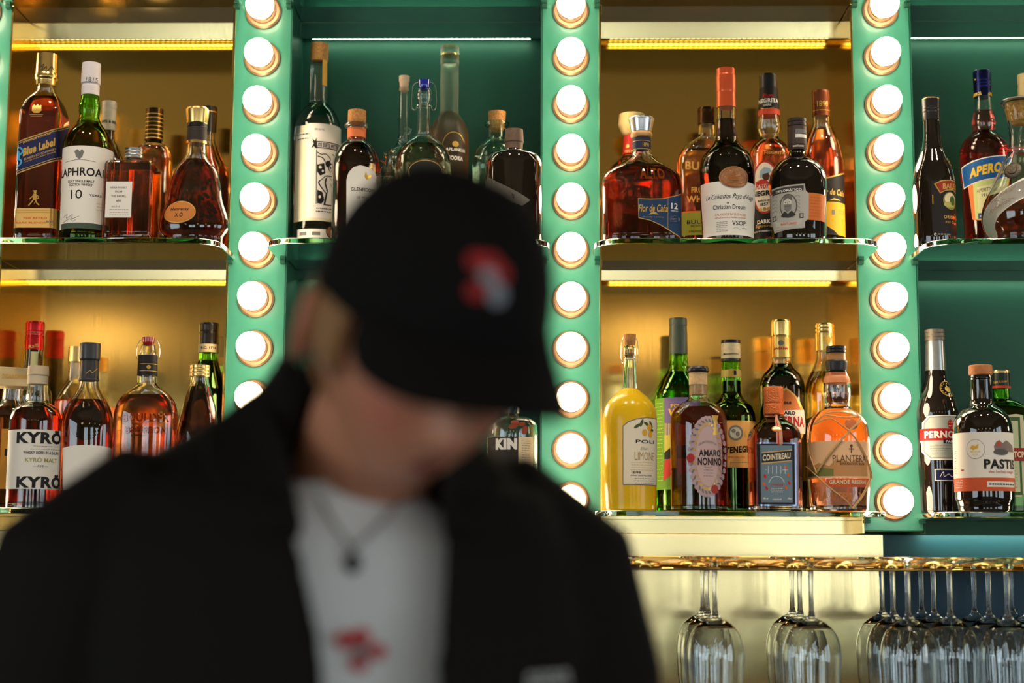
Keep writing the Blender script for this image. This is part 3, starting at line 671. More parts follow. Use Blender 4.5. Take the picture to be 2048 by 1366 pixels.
b = Bot('grappa_bottle', 'slender clear tube bottle with white cork behind the swing-top bottle', 808.5, 170, 2.48, 'up')
b.glass([(176, 10), (275, 10.5, 0, 6), (290, 14, 0, 8), (305, 34, 0, 8), (330, 38), (470, 38)], M_CLEAR, liq=L_CLEAR, lvl=330, wall=.0016)
b.part('stopper', [(153, 10.8, 0, 2), (163, 10.8, 0, 1), (164, 9.6), (183, 8.4)], paper(232, 196, 160))
m = MB(); k = b.s
for pts, r_ in (([(4, 262), (10, 258), (15, 262), (13, 270), (8, 272)], 2.6), ([(-2, 278), (5, 270), (12, 272)], 1.6), ([(-14, 282), (-4, 281), (6, 275)], .9)):
    m.tube([(dx * k, -.012, b.z(py)) for dx, py in pts], r_ * k, 8)
m.build('glass_figure', M_CLEAR, b.root)
b = Bot('crystal_bottle', 'small crystal bottle top with faceted glass leaves beside the swing-top bottle', 778, 320, 2.41, 'up')
b.glass([(318, 8), (330, 10, 0, 3), (345, 24, 0, 8), (470, 25)], M_CLEAR, liq=L_PALE, lvl=350, wall=.0016)
m = MB(); k = b.s
for dx, py, a, l_ in ((-7, 312, .5, 15), (3, 308, -.2, 17), (12, 314, -.8, 14), (-14, 320, 1.1, 11), (18, 320, -1.2, 10)):
    z_ = b.z(py + 6); ax = Vector((math.sin(-a), -.25, math.cos(a))); sd = Vector((math.cos(a), 0, math.sin(a))); c_ = Vector((dx * k * .55, 0, z_)); h_ = l_ * k
    V = [c_, c_ + ax * h_ * .5 + sd * h_ * .28, c_ + ax * h_, c_ + ax * h_ * .5 - sd * h_ * .28, c_ + ax * h_ * .5 + Vector((0, -.004, 0)), c_ + ax * h_ * .5 + Vector((0, .004, 0))]
    m.add([tuple(v) for v in V], [(0, 1, 4), (1, 2, 4), (2, 3, 4), (3, 0, 4), (1, 0, 5), (2, 1, 5), (3, 2, 5), (0, 3, 5)])
m.build('glass_leaves', M_AQUA, b.root, smooth=0)

def swing(b, top, headhw, y0, y1, capmat, wx, wire=1.0):
    """ceramic swing stopper with its wire bail; returns nothing"""
    b.part('stopper', [(top, headhw, 0, 3), (top + (y0 - top) * .6, headhw * .95), (y0, headhw * .75)], capmat)
    m = MB(); k = b.s
    for sg in (-1, 1):
        m.tube([(sg * dx * k, 0, b.z(py)) for dx, py in curvepts([(headhw * .9, top + 4), (wx * .75, top + 6), (wx, top + 18), (wx * 1.02, y1 - 8), (wx * .72, y1 - 2), (wx * .6, y1 - 12)], 5)], .9 * k * wire, 6)
    pts = [(wx * .72 * k * math.cos(t) * .9, wx * .6 * k * math.sin(t), b.z(y1 - 9)) for t in np.linspace(0, 2 * math.pi, 20, endpoint=False)]
    m.tube(pts, .8 * k * wire, 6, closed=True); m.build('wire_bail', M_STEEL, b.root)
b = Bot('decanter', 'round dimpled clear bottle with blue ceramic swing stopper behind the cap', 848, 200, 2.40, 'up')
b.glass([(176, 11), (183, 15, 0, 4), (192, 16, 0, 4), (200, 15), (208, 12, 0, 4), (262, 13, 0, 5), (272, 15, 0, 4), (277, 24, 0, 6), (290, 41, 0, 10), (312, 54, 0, 14), (345, 57), (380, 50, 0, 12), (470, 45)], M_CLEAR, liq=L_PALE, lvl=296)
swing(b, 161, 12.5, 180, 222, pbr('blue_ceramic', srgb(30, 40, 150), .15, coat=1), 24)
b.body.modifiers.clear()
L = b.lab(300)
for r_ in range(3):
    for k in range(11): L.ell(797 + k * 10 + (r_ % 2) * 5, 287 + r_ * 12 + abs(k - 5) * 1.0, 3.4, 4.2, M_CLEAR, 3, n=10)
L.done('dimples')
L = b.lab(330); L.ell(852, 345, 40, 28, paper(60, 56, 40), 0).ell(852, 345, 37, 25, M_GOLDP, 1).ell(852, 345, 35, 23, paper(40, 42, 32), 2).done()
b = Bot('vodka_bottle', 'tall frosted bottle of amber spirit with clear cap behind the cap', 899.5, 120, 2.47, 'up')
b.glass([(130, 18.5), (228, 18.5, 0, 8), (236, 25, 0, 8), (252, 36, 0, 10), (272, 40, 0, 8), (470, 39)], M_FROST, liq=L_AMBER, lvl=226)
b.part('cap', [(94, 18.5, 0, 3), (109, 19.5), (111, 18.5), (130, 19)], M_FROST); b.part('gold_band', [(110, 19.3, 0, .4), (113, 19.3, 0, .4)], M_GOLD)
L = b.lab(300); L.text('LAPLANDIA', 911, 299, 6.5, M_WHITE, 48, 1, .03).line(curvepts([(883, 295), (890, 275), (903, 265), (920, 268), (930, 285)]), 1, M_GOLDP).ell(911, 288, 7, 6, M_GOLDP, 0).text('VODKA', 911, 316, 9, M_WHITE, 34, 1, .05).done()
b = Bot('gin_bottle', 'clear green-tinted round bottle with cork stopper next to the black bottle', 994, 235, 2.47, 'up')
b.glass([(244, 17), (246, 25.5, 0, 1.5), (252, 25.5, 0, 1.5), (255, 18), (279, 18, 0, 4), (286, 30, 0, 6), (300, 43, 0, 10), (325, 50, 0, 10), (470, 50)], M_AQUA, liq=L_CLEAR, lvl=312)
b.part('stopper', [(224.5, 18, 0, 2), (243, 17), (262, 14)], M_CORK)
b = Bot('liqueur_bottle', 'black straight-sided bottle with brown cap and slanted grey label behind the cap', 1028, 280, 2.37, 'up')
b.glass([(298, 17), (304, 19, 0, 3), (311, 50, 0, 10), (326, 57, 0, 6), (470, 57)], M_BLACKG, solid=True)
b.part('cap', [(260, 18, 0, 4), (285, 19.5), (287, 18), (299, 17.5)], pbr('brown_leather_cap', srgb(110, 84, 62), .6, noise=.3, nscale=200))
L = b.lab(390); L.poly([(976, 347), (1060, 399), (1044, 412), (960, 372)], paper(120, 112, 100), 0).poly([(962, 332), (970, 338), (966, 352), (958, 346)], M_COPPER, 1, 2).text('S', 1026, 393, 8, M_INK, 6, 1, .03, slope=.6).done()

# ---- right-hand brass bay, middle shelf
b = Bot('rum_bottle', 'broad amber rum bottle with flared silver stopper and blue flag label at the left end', 1283, 265, 2.37, 'up', n=3.0, q=.62)
b.glass([(276, 17.5, 0), (300, 18, 0, 4), (314, 22, 0, 8), (328, 38, .5, 12), (343, 66, 1, 14), (356, 78, 1, 10), (374, 80, 1), (470, 79, 1)], M_CLEAR, liq=L_RED, lvl=336, wall=.004)
b.part('stopper', [(236, 24, 0, 2), (239, 26.5, 0, 1.5), (242, 25.5), (266, 20.5), (268, 17)], M_SILVER)
b.part('wood_ring', [(265, 20, 0, 2), (270, 23, 0, 3), (275, 21.5), (277, 19)], pbr('pale_wood', srgb(226, 168, 100), .5, noise=.2, nscale=150)); b.part('neck_label', [(278, 18.6, 0, .6), (300, 18.6, 0, .6)], paper(34, 40, 66))
b.lab(289, True).rect(1265, 280.5, 1302, 281.5, M_GOLDP, 1).rect(1265, 297, 1302, 298, M_GOLDP, 1).text('1890', 1292, 289, 9, M_GOLDP, 14).done('neck_print')
L = b.lab(420); NB = paper(28, 56, 92)
L.poly([(1276, 397), (1300, 398), (1326, 397), (1346, 391), (1361, 383), (1361, 474), (1346, 466), (1320, 451), (1300, 442), (1277, 437)], M_GOLDP, 0, 5).poly([(1277, 398.5), (1300, 399.5), (1326, 398.5), (1346, 392.5), (1361, 385), (1361, 472), (1346, 464), (1320, 449), (1300, 440.5), (1278, 435.5)], NB, 1, 5)
L.text('Flor de Caña', 1307, 417, 15, M_GOLDP, 58, 3, .02, shear=.15).poly([(1297, 430), (1303, 425), (1311, 425), (1317, 430), (1307, 429)], M_GOLDP, 3, 2).text('Family Legacy', 1307, 435, 4, M_GREY, 40, 3)
L.text('12', 1348, 411, 12, M_WHITE, 15, 3).text('YEARS OLD', 1348, 421, 2.5, M_WHITE, 17, 3).lines(1339, 1352, 430, 442, 5, M_GREY, 3).ell(1357, 436, 3, 3.6, M_GREY, 3).line([(1335, 395), (1335, 458)], .6, M_GOLDP, 3).done('label', 'navy and gold flag-shaped label')
L = b.lab(350); L.text('ALTO', 1303, 348, 24, pbr('raised_glass_letters', (.18, .03, .004, 1), .06, coat=1), 46, 2, .04).done('raised_letters')
b = Bot('whisky_bottle', 'whisky bottle with cream wrapped stopper and red neck band behind the blue flag label', 1264, 255, 2.485, 'up')
b.glass([(268, 12), (310, 18, 0, 6), (318, 24, 0, 8), (335, 45, 0, 12), (360, 52), (470, 50)], M_CLEAR, liq=L_AMBER, lvl=325)
b.part('stopper', [(230, 26, 0, 4), (252, 28, 0, 4), (268, 20, 0, 8), (272, 14)], paper(224, 196, 128)); b.part('neck_band', [(273, 17, 0, .6), (311, 20, 0, .6)], paper(184, 40, 34))
L = b.lab(295, True); L.text('RECK', 1258, 302, 5, M_GOLDP, 18, 1).rect(1244, 309, 1284, 310, M_GOLDP, 1).ell(1255, 292, 4, 4, M_GOLDP, 1).done('neck_print')
b = Bot('bourbon_bottle', 'flat oval amber bourbon bottle with raised lettering and green label', 1413, 235, 2.48, 'up', n=2.4, q=.5)
b.glass([(250, 16, 0), (273, 17, 0, 4), (282, 30, .5, 8), (293, 46, 1, 8), (312, 58, 1, 12), (335, 60, 1), (470, 58, 1)], M_CLEAR, liq=L_AMBER, lvl=302)
b.part('cap', [(217, 17, 0, 2), (222, 18.5), (228, 18), (249, 18.5), (251, 17)], foil(66, 44, 18))
RG = pbr('raised_amber_letters', (.55, .28, .06, 1), .08, coat=1)
L = b.lab(370)
for t_, y_, h_, w_, c_ in (('BULLEIT', 333, 17, 84, -4), ('FRONTIER', 380, 12, 60, 0), ('WHISKEY', 398, 14, 80, 0)):
    L = b.lab(370); L.text(t_, 1413, y_, h_, RG, w_, 2, .03, curve=c_).done('raised_letters')
L = b.lab(430)
L.rect(1358, 422, 1468, 470, paper(128, 130, 30), 0).rect(1358, 422, 1468, 424, M_ORP, 1).text('BULLEIT', 1402, 444, 8, M_INK, 56).text('FRONTIER', 1396, 452, 4, M_INK, 28).text('STRAIGHT RYE', 1398, 463, 4, M_INK, 40).done()
b = Bot('calvados_bottle', 'tall dark brandy bottle with orange capsule, copper seal and script label', 1452, 200, 2.365, 'up')
b.glass([(214, 19), (262, 20, 0, 10), (282, 23, 0, 8), (293, 30, 0, 8), (304, 42, 0, 9), (320, 53, 0, 10), (340, 56), (400, 55), (470, 51)], M_CLEAR, liq=liquid('old_brandy', (.5, .12, .02), 260), lvl=240)
b.part('capsule', [(139, 19, 0, 2), (150, 19), (153, 20), (184, 20), (187, 19.2), (216, 20)], pbr('orange_capsule', srgb(206, 84, 40), .32, metal=.35))
L = b.lab(415); L.rect(1404, 363, 1509, 470, M_WHITE, 0).text('Le Calvados Pays d\'Auge', 1463, 394, 13, M_INK, 108, 1, 0, shear=.35).text('de', 1456, 406, 4, M_INK, 5).text('Christian Drouin', 1459, 414, 9, M_INK, 68, 1, .01).text('CALVADOS PAYS D\'AUGE', 1462, 429, 5, paper(206, 150, 120), 66)
L.text('APPELLATION PAYS D\'AUGE CONTROLEE', 1462, 435.5, 2.4, M_ORP, 66).text('VSOP', 1479, 446, 9, M_INK, 31, 1, .01).lines(1432, 1456, 444, 462, 6, M_GREY).line(curvepts([(1466, 458), (1473, 455), (1480, 458), (1488, 455), (1494, 458)]), .7, M_GREY).done()
L = b.lab(355); L.ell(1469, 355, 31, 22, M_BRONZE, 4).ell(1469, 355, 28, 19.5, M_COPPER, 8).ell(1469, 355, 26, 17.5, M_BRONZE, 10).poly([(1459, 362), (1457, 350), (1463, 353), (1468, 343), (1473, 352), (1480, 349), (1478, 362)], M_COPPER, 14, 3).rect(1455, 364, 1482, 367, M_COPPER, 14).done('wax_seal', 'oval copper seal with crest')
b = Bot('rum_bottle', 'dark rum bottle with bulbous neck, black capsule and round red-rimmed portrait label', 1537, 170, 2.46, 'up')
b.glass([(178, 18), (222, 21, 0, 3), (232, 21, 0, 3), (241, 22.5, 0, 6), (254, 25, 0, 8), (266, 21, 0, 6), (273, 17.5, 0, 4), (279, 20, 0, 4), (290, 34, 0, 10), (306, 41, 0, 9), (470, 41)], M_CLEAR, liq=L_RED, lvl=284)
b.part('cap', [(150.5, 17.5, 0, 2), (154, 18.5), (178, 18.5)], M_BLACK); b.part('neck_label', [(178, 18.6, 0, .5), (222, 21.6, 0, .5)], paper(26, 20, 18)); b.part('neck_band', [(222, 21.9, 0, .5), (233, 22.1, 0, .5)], paper(206, 72, 40))
L = b.lab(200, False); L.text('Rhum', 1536, 191, 9, M_REDP, 22, 4, .02, shear=.3).text('NEGRITA', 1536, 201, 9, M_WHITE, 46, 4, .05).text('DARK', 1535, 210, 5, M_WHITE, 16, 4, .03).line(curvepts([(1523, 215), (1535, 218), (1547, 215)]), 1, M_GOLDP, 4).done('neck_print')
L = b.lab(400); L.rect(1497, 334, 1580, 474, paper(24, 18, 16), 0).ell(1530, 374, 30, 54, paper(176, 50, 36), 1).ell(1530, 374, 26, 50, paper(238, 224, 204), 2)
L.poly([(1520, 356), (1521, 341), (1529, 334), (1540, 337), (1543, 344), (1536, 349), (1528, 350)], paper(150, 176, 196), 3, 3).poly([(1526, 348), (1537, 346), (1540, 352), (1537, 360), (1530, 361), (1525, 355)], paper(82, 50, 34), 4, 3).poly([(1512, 362), (1524, 358), (1534, 361), (1540, 368), (1513, 368)], paper(196, 50, 40), 3, 3)
L.text('Rhum', 1528, 371, 13, M_REDP, 34, 4, .02, shear=.3).text('NEGRITA', 1533, 386, 11, M_INK, 62, 4, .06).text('BARDINET', 1529, 401, 4, M_INK, 26, 4).text('1857', 1529, 408.5, 6, M_INK, 17, 4)
for k in range(3): L.ell(1522 + k * 8, 418, 3.6, 3.8, M_GOLDP, 4, n=14)
L.text('DARK', 1528, 443, 8, M_WHITE, 28, 4, .05).text('Signature', 1527, 452, 8, M_GOLDP, 32, 4, .0, shear=.3).text('BLEND OF CARIBBEAN RUMS', 1528, 462, 3, M_WHITE, 46, 4).done('label', 'round red-rimmed portrait label on black')
b.lab(306).text('RITA NEGRITA', 1538, 306, 6, RG, 68, 2, .03).done('raised_letters')
b = Bot('rum_bottle', 'black round-shouldered rum bottle with grey portrait label over orange band', 1594, 275, 2.365, 'up')
b.glass([(298, 16), (308, 16.5, 0, 5), (316, 24, 0, 6), (327, 42, 0, 12), (345, 55, 0, 12), (366, 58, 0, 8), (470, 54)], M_BLACKG, solid=True)
b.ribbed('cap', 239, 255, 19.5, pbr('dark_brown_cap', srgb(52, 38, 30), .4), 2); b.part('capsule', [(255, 19.2), (299, 19.5)], pbr('brown_capsule', srgb(72, 54, 44), .45))
L = b.lab(270, True); L.rect(1591, 258, 1612, 266, M_GREY, 1).rect(1591, 268, 1612, 275, M_WHITE, 1).rect(1578, 286, 1612, 298, paper(60, 44, 36), 1).text('MANTUANO', 1597, 292, 4, M_WHITE, 22, 2).done('cap_print')
L = b.lab(415); L.rect(1541, 386, 1649, 440, paper(214, 116, 46), 0).lines(1618, 1642, 394, 432, 7, M_ORP, 1, 1.5)
GY = paper(184, 176, 164)
L.poly([(1546, 372), (1609, 369), (1611, 382), (1617, 388), (1617, 438), (1610, 444), (1610, 456), (1549, 461), (1546, 446), (1541, 442), (1542, 384), (1547, 381)], GY, 1, 5).poly([(1547, 375), (1607, 372), (1607, 382), (1547, 386)], paper(66, 60, 56), 2, 4).text('DIPLOMÁTICO', 1577, 379.5, 6, M_WHITE, 54, 3, .03)
L.ell(1577, 411, 18.5, 24, paper(90, 86, 80), 2).ell(1577, 411, 16, 21.5, paper(176, 170, 158), 3).ell(1576, 404, 8.5, 11, paper(214, 206, 192), 4).poly([(1568, 402), (1569, 392), (1577, 389), (1585, 393), (1585, 402), (1583, 396), (1572, 396)], paper(110, 104, 98), 5, 3).poly([(1569, 408), (1584, 408), (1583, 418), (1576, 424), (1570, 418)], paper(130, 124, 116), 5, 3)
L.ell(1572.5, 404, 1.5, .9, M_INK, 6, n=8).ell(1580, 404, 1.5, .9, M_INK, 6, n=8).line([(1576, 404), (1577, 410)], .9, M_GREY, 6).line([(1572, 412), (1581, 412)], 1.4, paper(96, 90, 84), 6).poly([(1563, 430), (1570, 421), (1577, 427), (1584, 421), (1592, 430), (1586, 433), (1568, 433)], paper(52, 48, 46), 5, 3)
for sx_ in (1550, 1603): L.rect(sx_ - 4, 427, sx_ + 4, 437, paper(70, 66, 62), 2).rect(sx_ - 2, 429, sx_ + 2, 435, GY, 3)
L.poly([(1552, 440), (1577, 444), (1604, 438), (1604, 448), (1577, 453), (1552, 450)], paper(196, 188, 174), 2, 4).text('MANTUANO', 1577, 446.5, 5, M_ORP, 34, 3).lines(1552, 1606, 457, 459, 1, M_GREY, 2, .9, 1)
for k in range(10): L.line(curvepts([(1546 + (k % 2) * 44, 390 + k * 3.6), (1553 + (k % 2) * 44, 388 + k * 3.6), (1556 + (k % 2) * 44, 392 + k * 3.6)]), .8, M_GREY, 2)
L.done('label', 'grey engraved portrait label on an orange band')
b = Bot('rum_bottle', 'amber rum bottle with brown cap and black and yellow label behind the black bottle', 1642, 210, 2.465, 'up')
b.glass([(232, 17), (250, 18.5, 0, 6), (262, 24, 0, 10), (282, 33, 0, 14), (315, 41, 0, 16), (340, 42), (470, 42)], M_CLEAR, liq=L_RED, lvl=262)
b.part('cap', [(183, 17, 0, 2), (187, 18), (209, 18), (211, 17), (234, 18)], pbr('russet_cap', srgb(128, 62, 26), .35, metal=.4)); b.lab(205, True).text('1890', 1646, 207, 12, M_GOLDP, 24).rect(1626, 219, 1660, 220.5, M_GOLDP, 1).done('cap_print')
L = b.lab(410); L.rect(1614, 352, 1697, 416, M_GOLDP, 0, slope=-.32).rect(1614, 355, 1697, 416, M_INK, 1, slope=-.32).rect(1614, 404, 1697, 470, paper(214, 160, 30), 2).poly([(1614, 430), (1640, 444), (1668, 462), (1676, 470), (1614, 470)], M_INK, 3, 5)
L.text('Flor de Caña', 1667, 384, 13, M_GOLDP, 62, 4, .03, shear=.15).poly([(1657, 402), (1667, 396), (1680, 400), (1667, 400)], M_GOLDP, 4, 2).text('7', 1694, 428, 11, M_INK, 8, 4).lines(1674, 1688, 421, 426, 2, M_GREY, 4).rect(1663, 420, 1669, 430, M_GREY, 4).done('label', 'black and yellow label')

# ---- green bay at the right edge, middle shelf
b = Bot('cream_liqueur_bottle', 'slim black cream liqueur bottle with red and gold name label', 1862, 215, 2.39, 'up')
b.glass([(240, 16.5), (272, 17, 0, 8), (295, 20, 0, 10), (315, 28, 0, 12), (337, 37, 0, 14), (362, 42, 0, 10), (470, 42)], M_BLACKG, solid=True)
b.part('cap', [(197, 17, 0, 1.5), (201, 18), (216, 17.5), (218, 18), (221, 17.5), (224, 18), (227, 17.4), (242, 17.2)], pbr('black_gold_cap', srgb(26, 22, 20), .3)); b.part('cap_top', [(196.2, 15, 0, 1), (199, 17.8, 0, .5), (201, 17.8)], M_GOLD)
L = b.lab(400); L.rect(1864, 362, 1924, 470, paper(30, 24, 22), 0)
L.poly([(1868, 368), (1882, 361), (1900, 358), (1920, 360), (1920, 385), (1902, 379), (1884, 383), (1880, 388)], M_GOLDP, 1, 4).poly([(1871, 369), (1884, 363), (1900, 360), (1920, 362), (1920, 383), (1902, 377), (1884, 381), (1881, 385)], paper(156, 48, 26), 2, 4).text('BAILEYS', 1903, 371, 12, M_GOLDP, 50, 3, .03, slope=-.08)
L.ell(1900, 401, 18, 18, paper(150, 150, 70), 1).ell(1900, 398, 15, 13, M_CREAM, 2).ell(1903, 400, 8, 10, paper(70, 100, 40), 3).ell(1898, 409, 14, 6, paper(190, 180, 90), 3)
L.text('The', 1908, 429, 5, M_GOLDP, 9, 2, 0, shear=.3).text('ORIGINAL', 1903, 434, 7, M_GOLDP, 42, 2).text('Irish Cream', 1903, 444, 5, M_GOLDP, 34, 2, 0, shear=.3).line([(1892, 455), (1918, 455)], .8, M_GOLDP, 2).line([(1892, 461), (1916, 461)], .8, M_GOLDP, 2)
L.text('℮', 1871, 469, 5, M_WHITE, 5, 2).lines(1876, 1900, 469, 469, 1, M_GREY, 2, 3).rect(1865, 390, 1867, 408, M_GOLDP, 2).done()
b.lab(318).text('8', 1893, 322, 16, M_GOLDP, 11, 1, 0, shear=-.3).done('shoulder_emblem')
b = Bot('aperitif_bottle', 'red aperitif bottle with navy cap and blue and orange label', 1964.5, 170, 2.48, 'up')
b.glass([(194, 17), (222, 19, 0, 4), (230, 21, 0, 5), (245, 24, 0, 6), (258, 22, 0, 5), (264, 22, 0, 3), (271, 30, 0, 8), (282, 42, 0, 10), (300, 49, 0, 8), (330, 49), (470, 45)], M_CLEAR, liq=L_APEROL, lvl=224)
b.part('cap', [(143, 17, 0, 1.5), (147, 18), (163, 18), (165, 17.2), (168, 18), (171, 17.2), (174, 18), (177, 17.2), (196, 18)], foil(24, 30, 78, .3)); b.part('cap_top', [(142, 16, 0, .5), (144.5, 17.4, 0, .5), (146, 17.5)], M_SILVER)
YP = paper(236, 190, 40); L = b.lab(185, True); L.text('APEROL', 1953, 187, 7, YP, 24, 1, .04, slope=-.1).text('APEROL', 1982, 187, 7, YP, 24, 1, .04, slope=-.1).ell(1951, 157, 2, 1.6, YP, 1, n=8).done('cap_print')
L = b.lab(340); BL = paper(20, 84, 148)
L.poly([(1925, 327), (1965, 316), (2015, 307), (2016, 352), (1968, 361), (1929, 371)], M_WHITE, 1, 5).poly([(1926, 329), (1965, 318), (2015, 309), (2016, 350), (1968, 359), (1930, 369)], BL, 2, 5).line([(1928, 334), (1965, 324), (2014, 315)], .8, M_GOLDP, 3).line([(1932, 364), (1968, 354), (2015, 346)], .8, M_GOLDP, 3).text('APEROL', 1977, 338, 20, YP, 76, 3, .05, slope=-.17, shear=.1)
L.poly([(1937, 366), (1968, 361), (2016, 353), (2004, 434), (1968, 441), (1945, 436)], paper(228, 122, 60), 0, 5).poly([(1947, 365), (1968, 361.5), (2014, 354), (2003, 433), (1968, 440), (1951, 436)], paper(196, 208, 132), 1, 5).poly([(1955, 374), (2012, 362), (2001, 428), (1957, 430)], paper(226, 222, 170), 2, 4)
L.text('APERITIVO', 1972, 379, 7, M_INK, 36, 3, .0, slope=-.1).text('1919', 1972, 390, 6, M_INK, 16, 3).rect(1957, 425, 1975, 436, BL, 3).text('ml', 1963, 431, 4, M_WHITE, 6, 4).done('label', 'blue name band over a green and orange label')
b = Bot('calvados_decanter', 'wide pear-shaped brandy decanter with diagonal white label at the right edge', 2038, 225, 2.375, 'up')
b.glass([(202, 34, 0, 1.5), (205, 35.5, 0, 1), (212, 30, 0, 8), (235, 23.5, 0, 10), (270, 21, 0, 10), (300, 23, 0, 8), (330, 38, 0, 20), (365, 56, 0, 20), (400, 74, 0, 20), (430, 82, 0, 20), (455, 78, 0, 10), (474, 66)], M_CLEAR, liq=liquid('cider_brandy', (.9, .42, .08), 40), lvl=395, wall=.0025)
b.part('stopper', [(206, 25, 0, 2), (222, 26, 0, 3), (244, 19, 0, 5), (250, 12)], pbr('yellow_cork', srgb(222, 168, 74), .6, noise=.5, nscale=260, bump=.3)); b.part('lip_ring', [(200.5, 33, 0, .5), (202.5, 35, 0, .5), (204, 34)], M_SILVER)
m = MB(); k = b.s
for dz, rr in ((0, 23.5), (3, 24)): m.tube([(rr * k * math.cos(t), rr * k * math.sin(t), b.z(300 + dz + 2 * math.sin(t * 2))) for t in np.linspace(0, 2 * math.pi, 28, endpoint=False)], .9 * k, 6, closed=True)
m.tube([(-22 * k, -.008, b.z(301)), (-26 * k, -.01, b.z(306)), (-34 * k, -.012, b.z(309))], .9 * k, 6); m.tube([(-24 * k, -.012, b.z(302)), (-32 * k, -.014, b.z(304)), (-36 * k, -.014, b.z(313))], .9 * k, 6)
m.build('red_string', pbr('red_string', srgb(206, 46, 40), .7), b.root)
L = b.lab(400)
L.line(curvepts([(1982, 466), (1983, 440), (1993, 415), (2014, 395), (2042, 378), (2072, 366), (2100, 362)], 5), 40, M_WHITE, 0).text('Pays d\'Auge', 2006, 385, 10, paper(150, 120, 90), 56, 1, 0, slope=-.5, shear=.3).text('Pommeraie', 2006, 407, 9, paper(150, 120, 90), 44, 1, 0, slope=-.45, shear=.3).lines(1988, 2036, 396, 396, 1, M_GREY).done()
m = MB(); c_ = Vector((-30 * k, -.036, b.z(354))); ax_ = Vector((-.55, -.75, .3)).normalized()
m.tube([c_ + ax_ * .001, c_ + ax_ * .003, c_ + ax_ * .0045, c_ + ax_ * .005], [17 * k, 17.5 * k, 15.5 * k, 12 * k], 28); m.tube([c_ + ax_ * .0048, c_ + ax_ * .0062, c_ + ax_ * .0064], [10 * k, 9 * k, 4 * k], 20)
m.build('seal', pbr('pewter_seal', srgb(92, 84, 72), .35, metal=.8, bump=.5, nscale=500), b.root)
b = Bot('liqueur_bottle', 'bottle with ridged cream cap showing behind the decanter at the right edge', 2051, 180, 2.485, 'up')
b.glass([(215, 13), (250, 15, 0, 8), (290, 34, 0, 12), (320, 38), (470, 38)], M_CLEAR, liq=L_PALE, lvl=290); b.part('cap', [(150, 15, 0, 2), (168, 15.5), (171, 14.2), (176, 15.5), (216, 15.5)], paper(222, 186, 134))

# ---- left brass bay, lowest shelf
b = Bot('wine_bottle', 'dark green bottle with red foil capsule at the left', 69.5, 670, 2.505, 'low')
b.glass([(700, 18), (745, 19, 0, 8), (765, 27, 0, 10), (785, 38, 0, 10), (1015, 39)], M_DARKG, solid=True)
b.part('capsule', [(644, 17.5, 0, 2), (648, 19), (662, 19), (664, 18), (668, 19), (671, 18), (675, 19), (701, 19.5)], pbr('red_foil', srgb(190, 24, 30), .25, metal=.6))
b.lab(680, True).text('Raffi', 67, 692, 7, M_GOLDP, 18, 1, 0, slope=-.2).lines(56, 82, 664, 668, 2, paper(230, 190, 170), 1).done('capsule_print'); b.lab(730).rect(61, 703, 75, 748, paper(206, 196, 150), 1).done('neck_strip')
b = Bot('liqueur_bottle', 'amber bottle with large square cream box stopper at the left edge', 26, 790, 2.425, 'low', n=8, q=1, rot=R(8))
b.glass([(772, 19, 0), (800, 20, 0, 3), (808, 24, 0, 4), (822, 34, 1, 6), (832, 36, 1), (1015, 35, 1)], M_CLEAR, liq=L_AMBER, lvl=824)
zc0, zc1 = b.z(775), b.z(738); k = b.s
m = MB(); m.box(-32 * k, 32 * k, -32 * k, 32 * k, zc0, zc1); o = m.build('stopper', paper(206, 180, 134), b.root, 0, .0008); o.rotation_euler = (0, 0, R(24))
V_, F_ = text_mesh('DISARONNO', .03); m = MB(); hh = V_[:, 1].max() - V_[:, 1].min(); ww = V_[:, 0].max() - V_[:, 0].min()
c_, s_ = math.cos(R(24)), math.sin(R(24))
for fx, wd in ((1, 52), (0, 50)):
    V2 = []
    for x, y in V_:
        a_ = x / ww * wd * k; z_ = (zc0 + zc1) / 2 + y / hh * 9 * k
        lx, ly = (32 * k + .0004, a_) if fx else (a_, -32 * k - .0004)
        V2.append((lx * c_ - ly * s_, lx * s_ + ly * c_, z_))
    m.add(V2, F_)
m.build('stopper_print', M_GOLDP, b.root, 0)
L = b.lab(930); L.rect(2, 858, 50, 978, paper(206, 140, 34), 0).rect(10, 898, 16, 912, M_INK, 1).done()
b = Bot('whisky_bottle', 'red-amber whisky bottle with big black letters on a white label', 76.5, 745, 2.365, 'low')
b.glass([(768, 19), (781, 20, 0, 4), (792, 21.5, 0, 5), (803, 22, 0, 4), (809, 30, 0, 5), (818, 43, 0, 8), (836, 51, 0, 10), (1015, 51)], M_CLEAR, liq=L_BROWN, lvl=809, wall=.0035)
b.part('stopper', [(733, 20, 0, 2), (751, 21, 0, 2), (753, 19)], paper(214, 186, 150)); b.part('neck_band', [(753, 19.7, 0, .6), (769, 19.7, 0, .6)], paper(212, 192, 160))
L = b.lab(920); L.rect(18, 859, 123, 978, M_WHITE, 0).text('KYRÖ', 82, 873, 27, M_INK, 98, 1, .05).lines(62, 118, 892, 898, 2, M_GREY).text('WHISKY BORN IN A SAUNA', 85, 905, 6, M_INK, 76).text('KYRÖ MALT', 84, 919, 10, paper(160, 150, 60), 66, 1, .01).text('— RYE —', 80, 932, 4, M_GREY, 30).text('KYRÖ', 82, 962, 27, M_INK, 98, 1, .05).done()
b = Bot('cognac_bottle', 'round-bellied dark cognac bottle with charcoal stopper and embossed round emblem', 180.5, 700, 2.375, 'low', n=2.2, q=.6)
b.glass([(760, 18, 0), (775, 20, 0, 8), (793, 29, .3, 12), (816, 45, 1, 14), (846, 52, 1, 12), (1015, 50, 1)], M_CLEAR, liq=L_DARK, lvl=800)
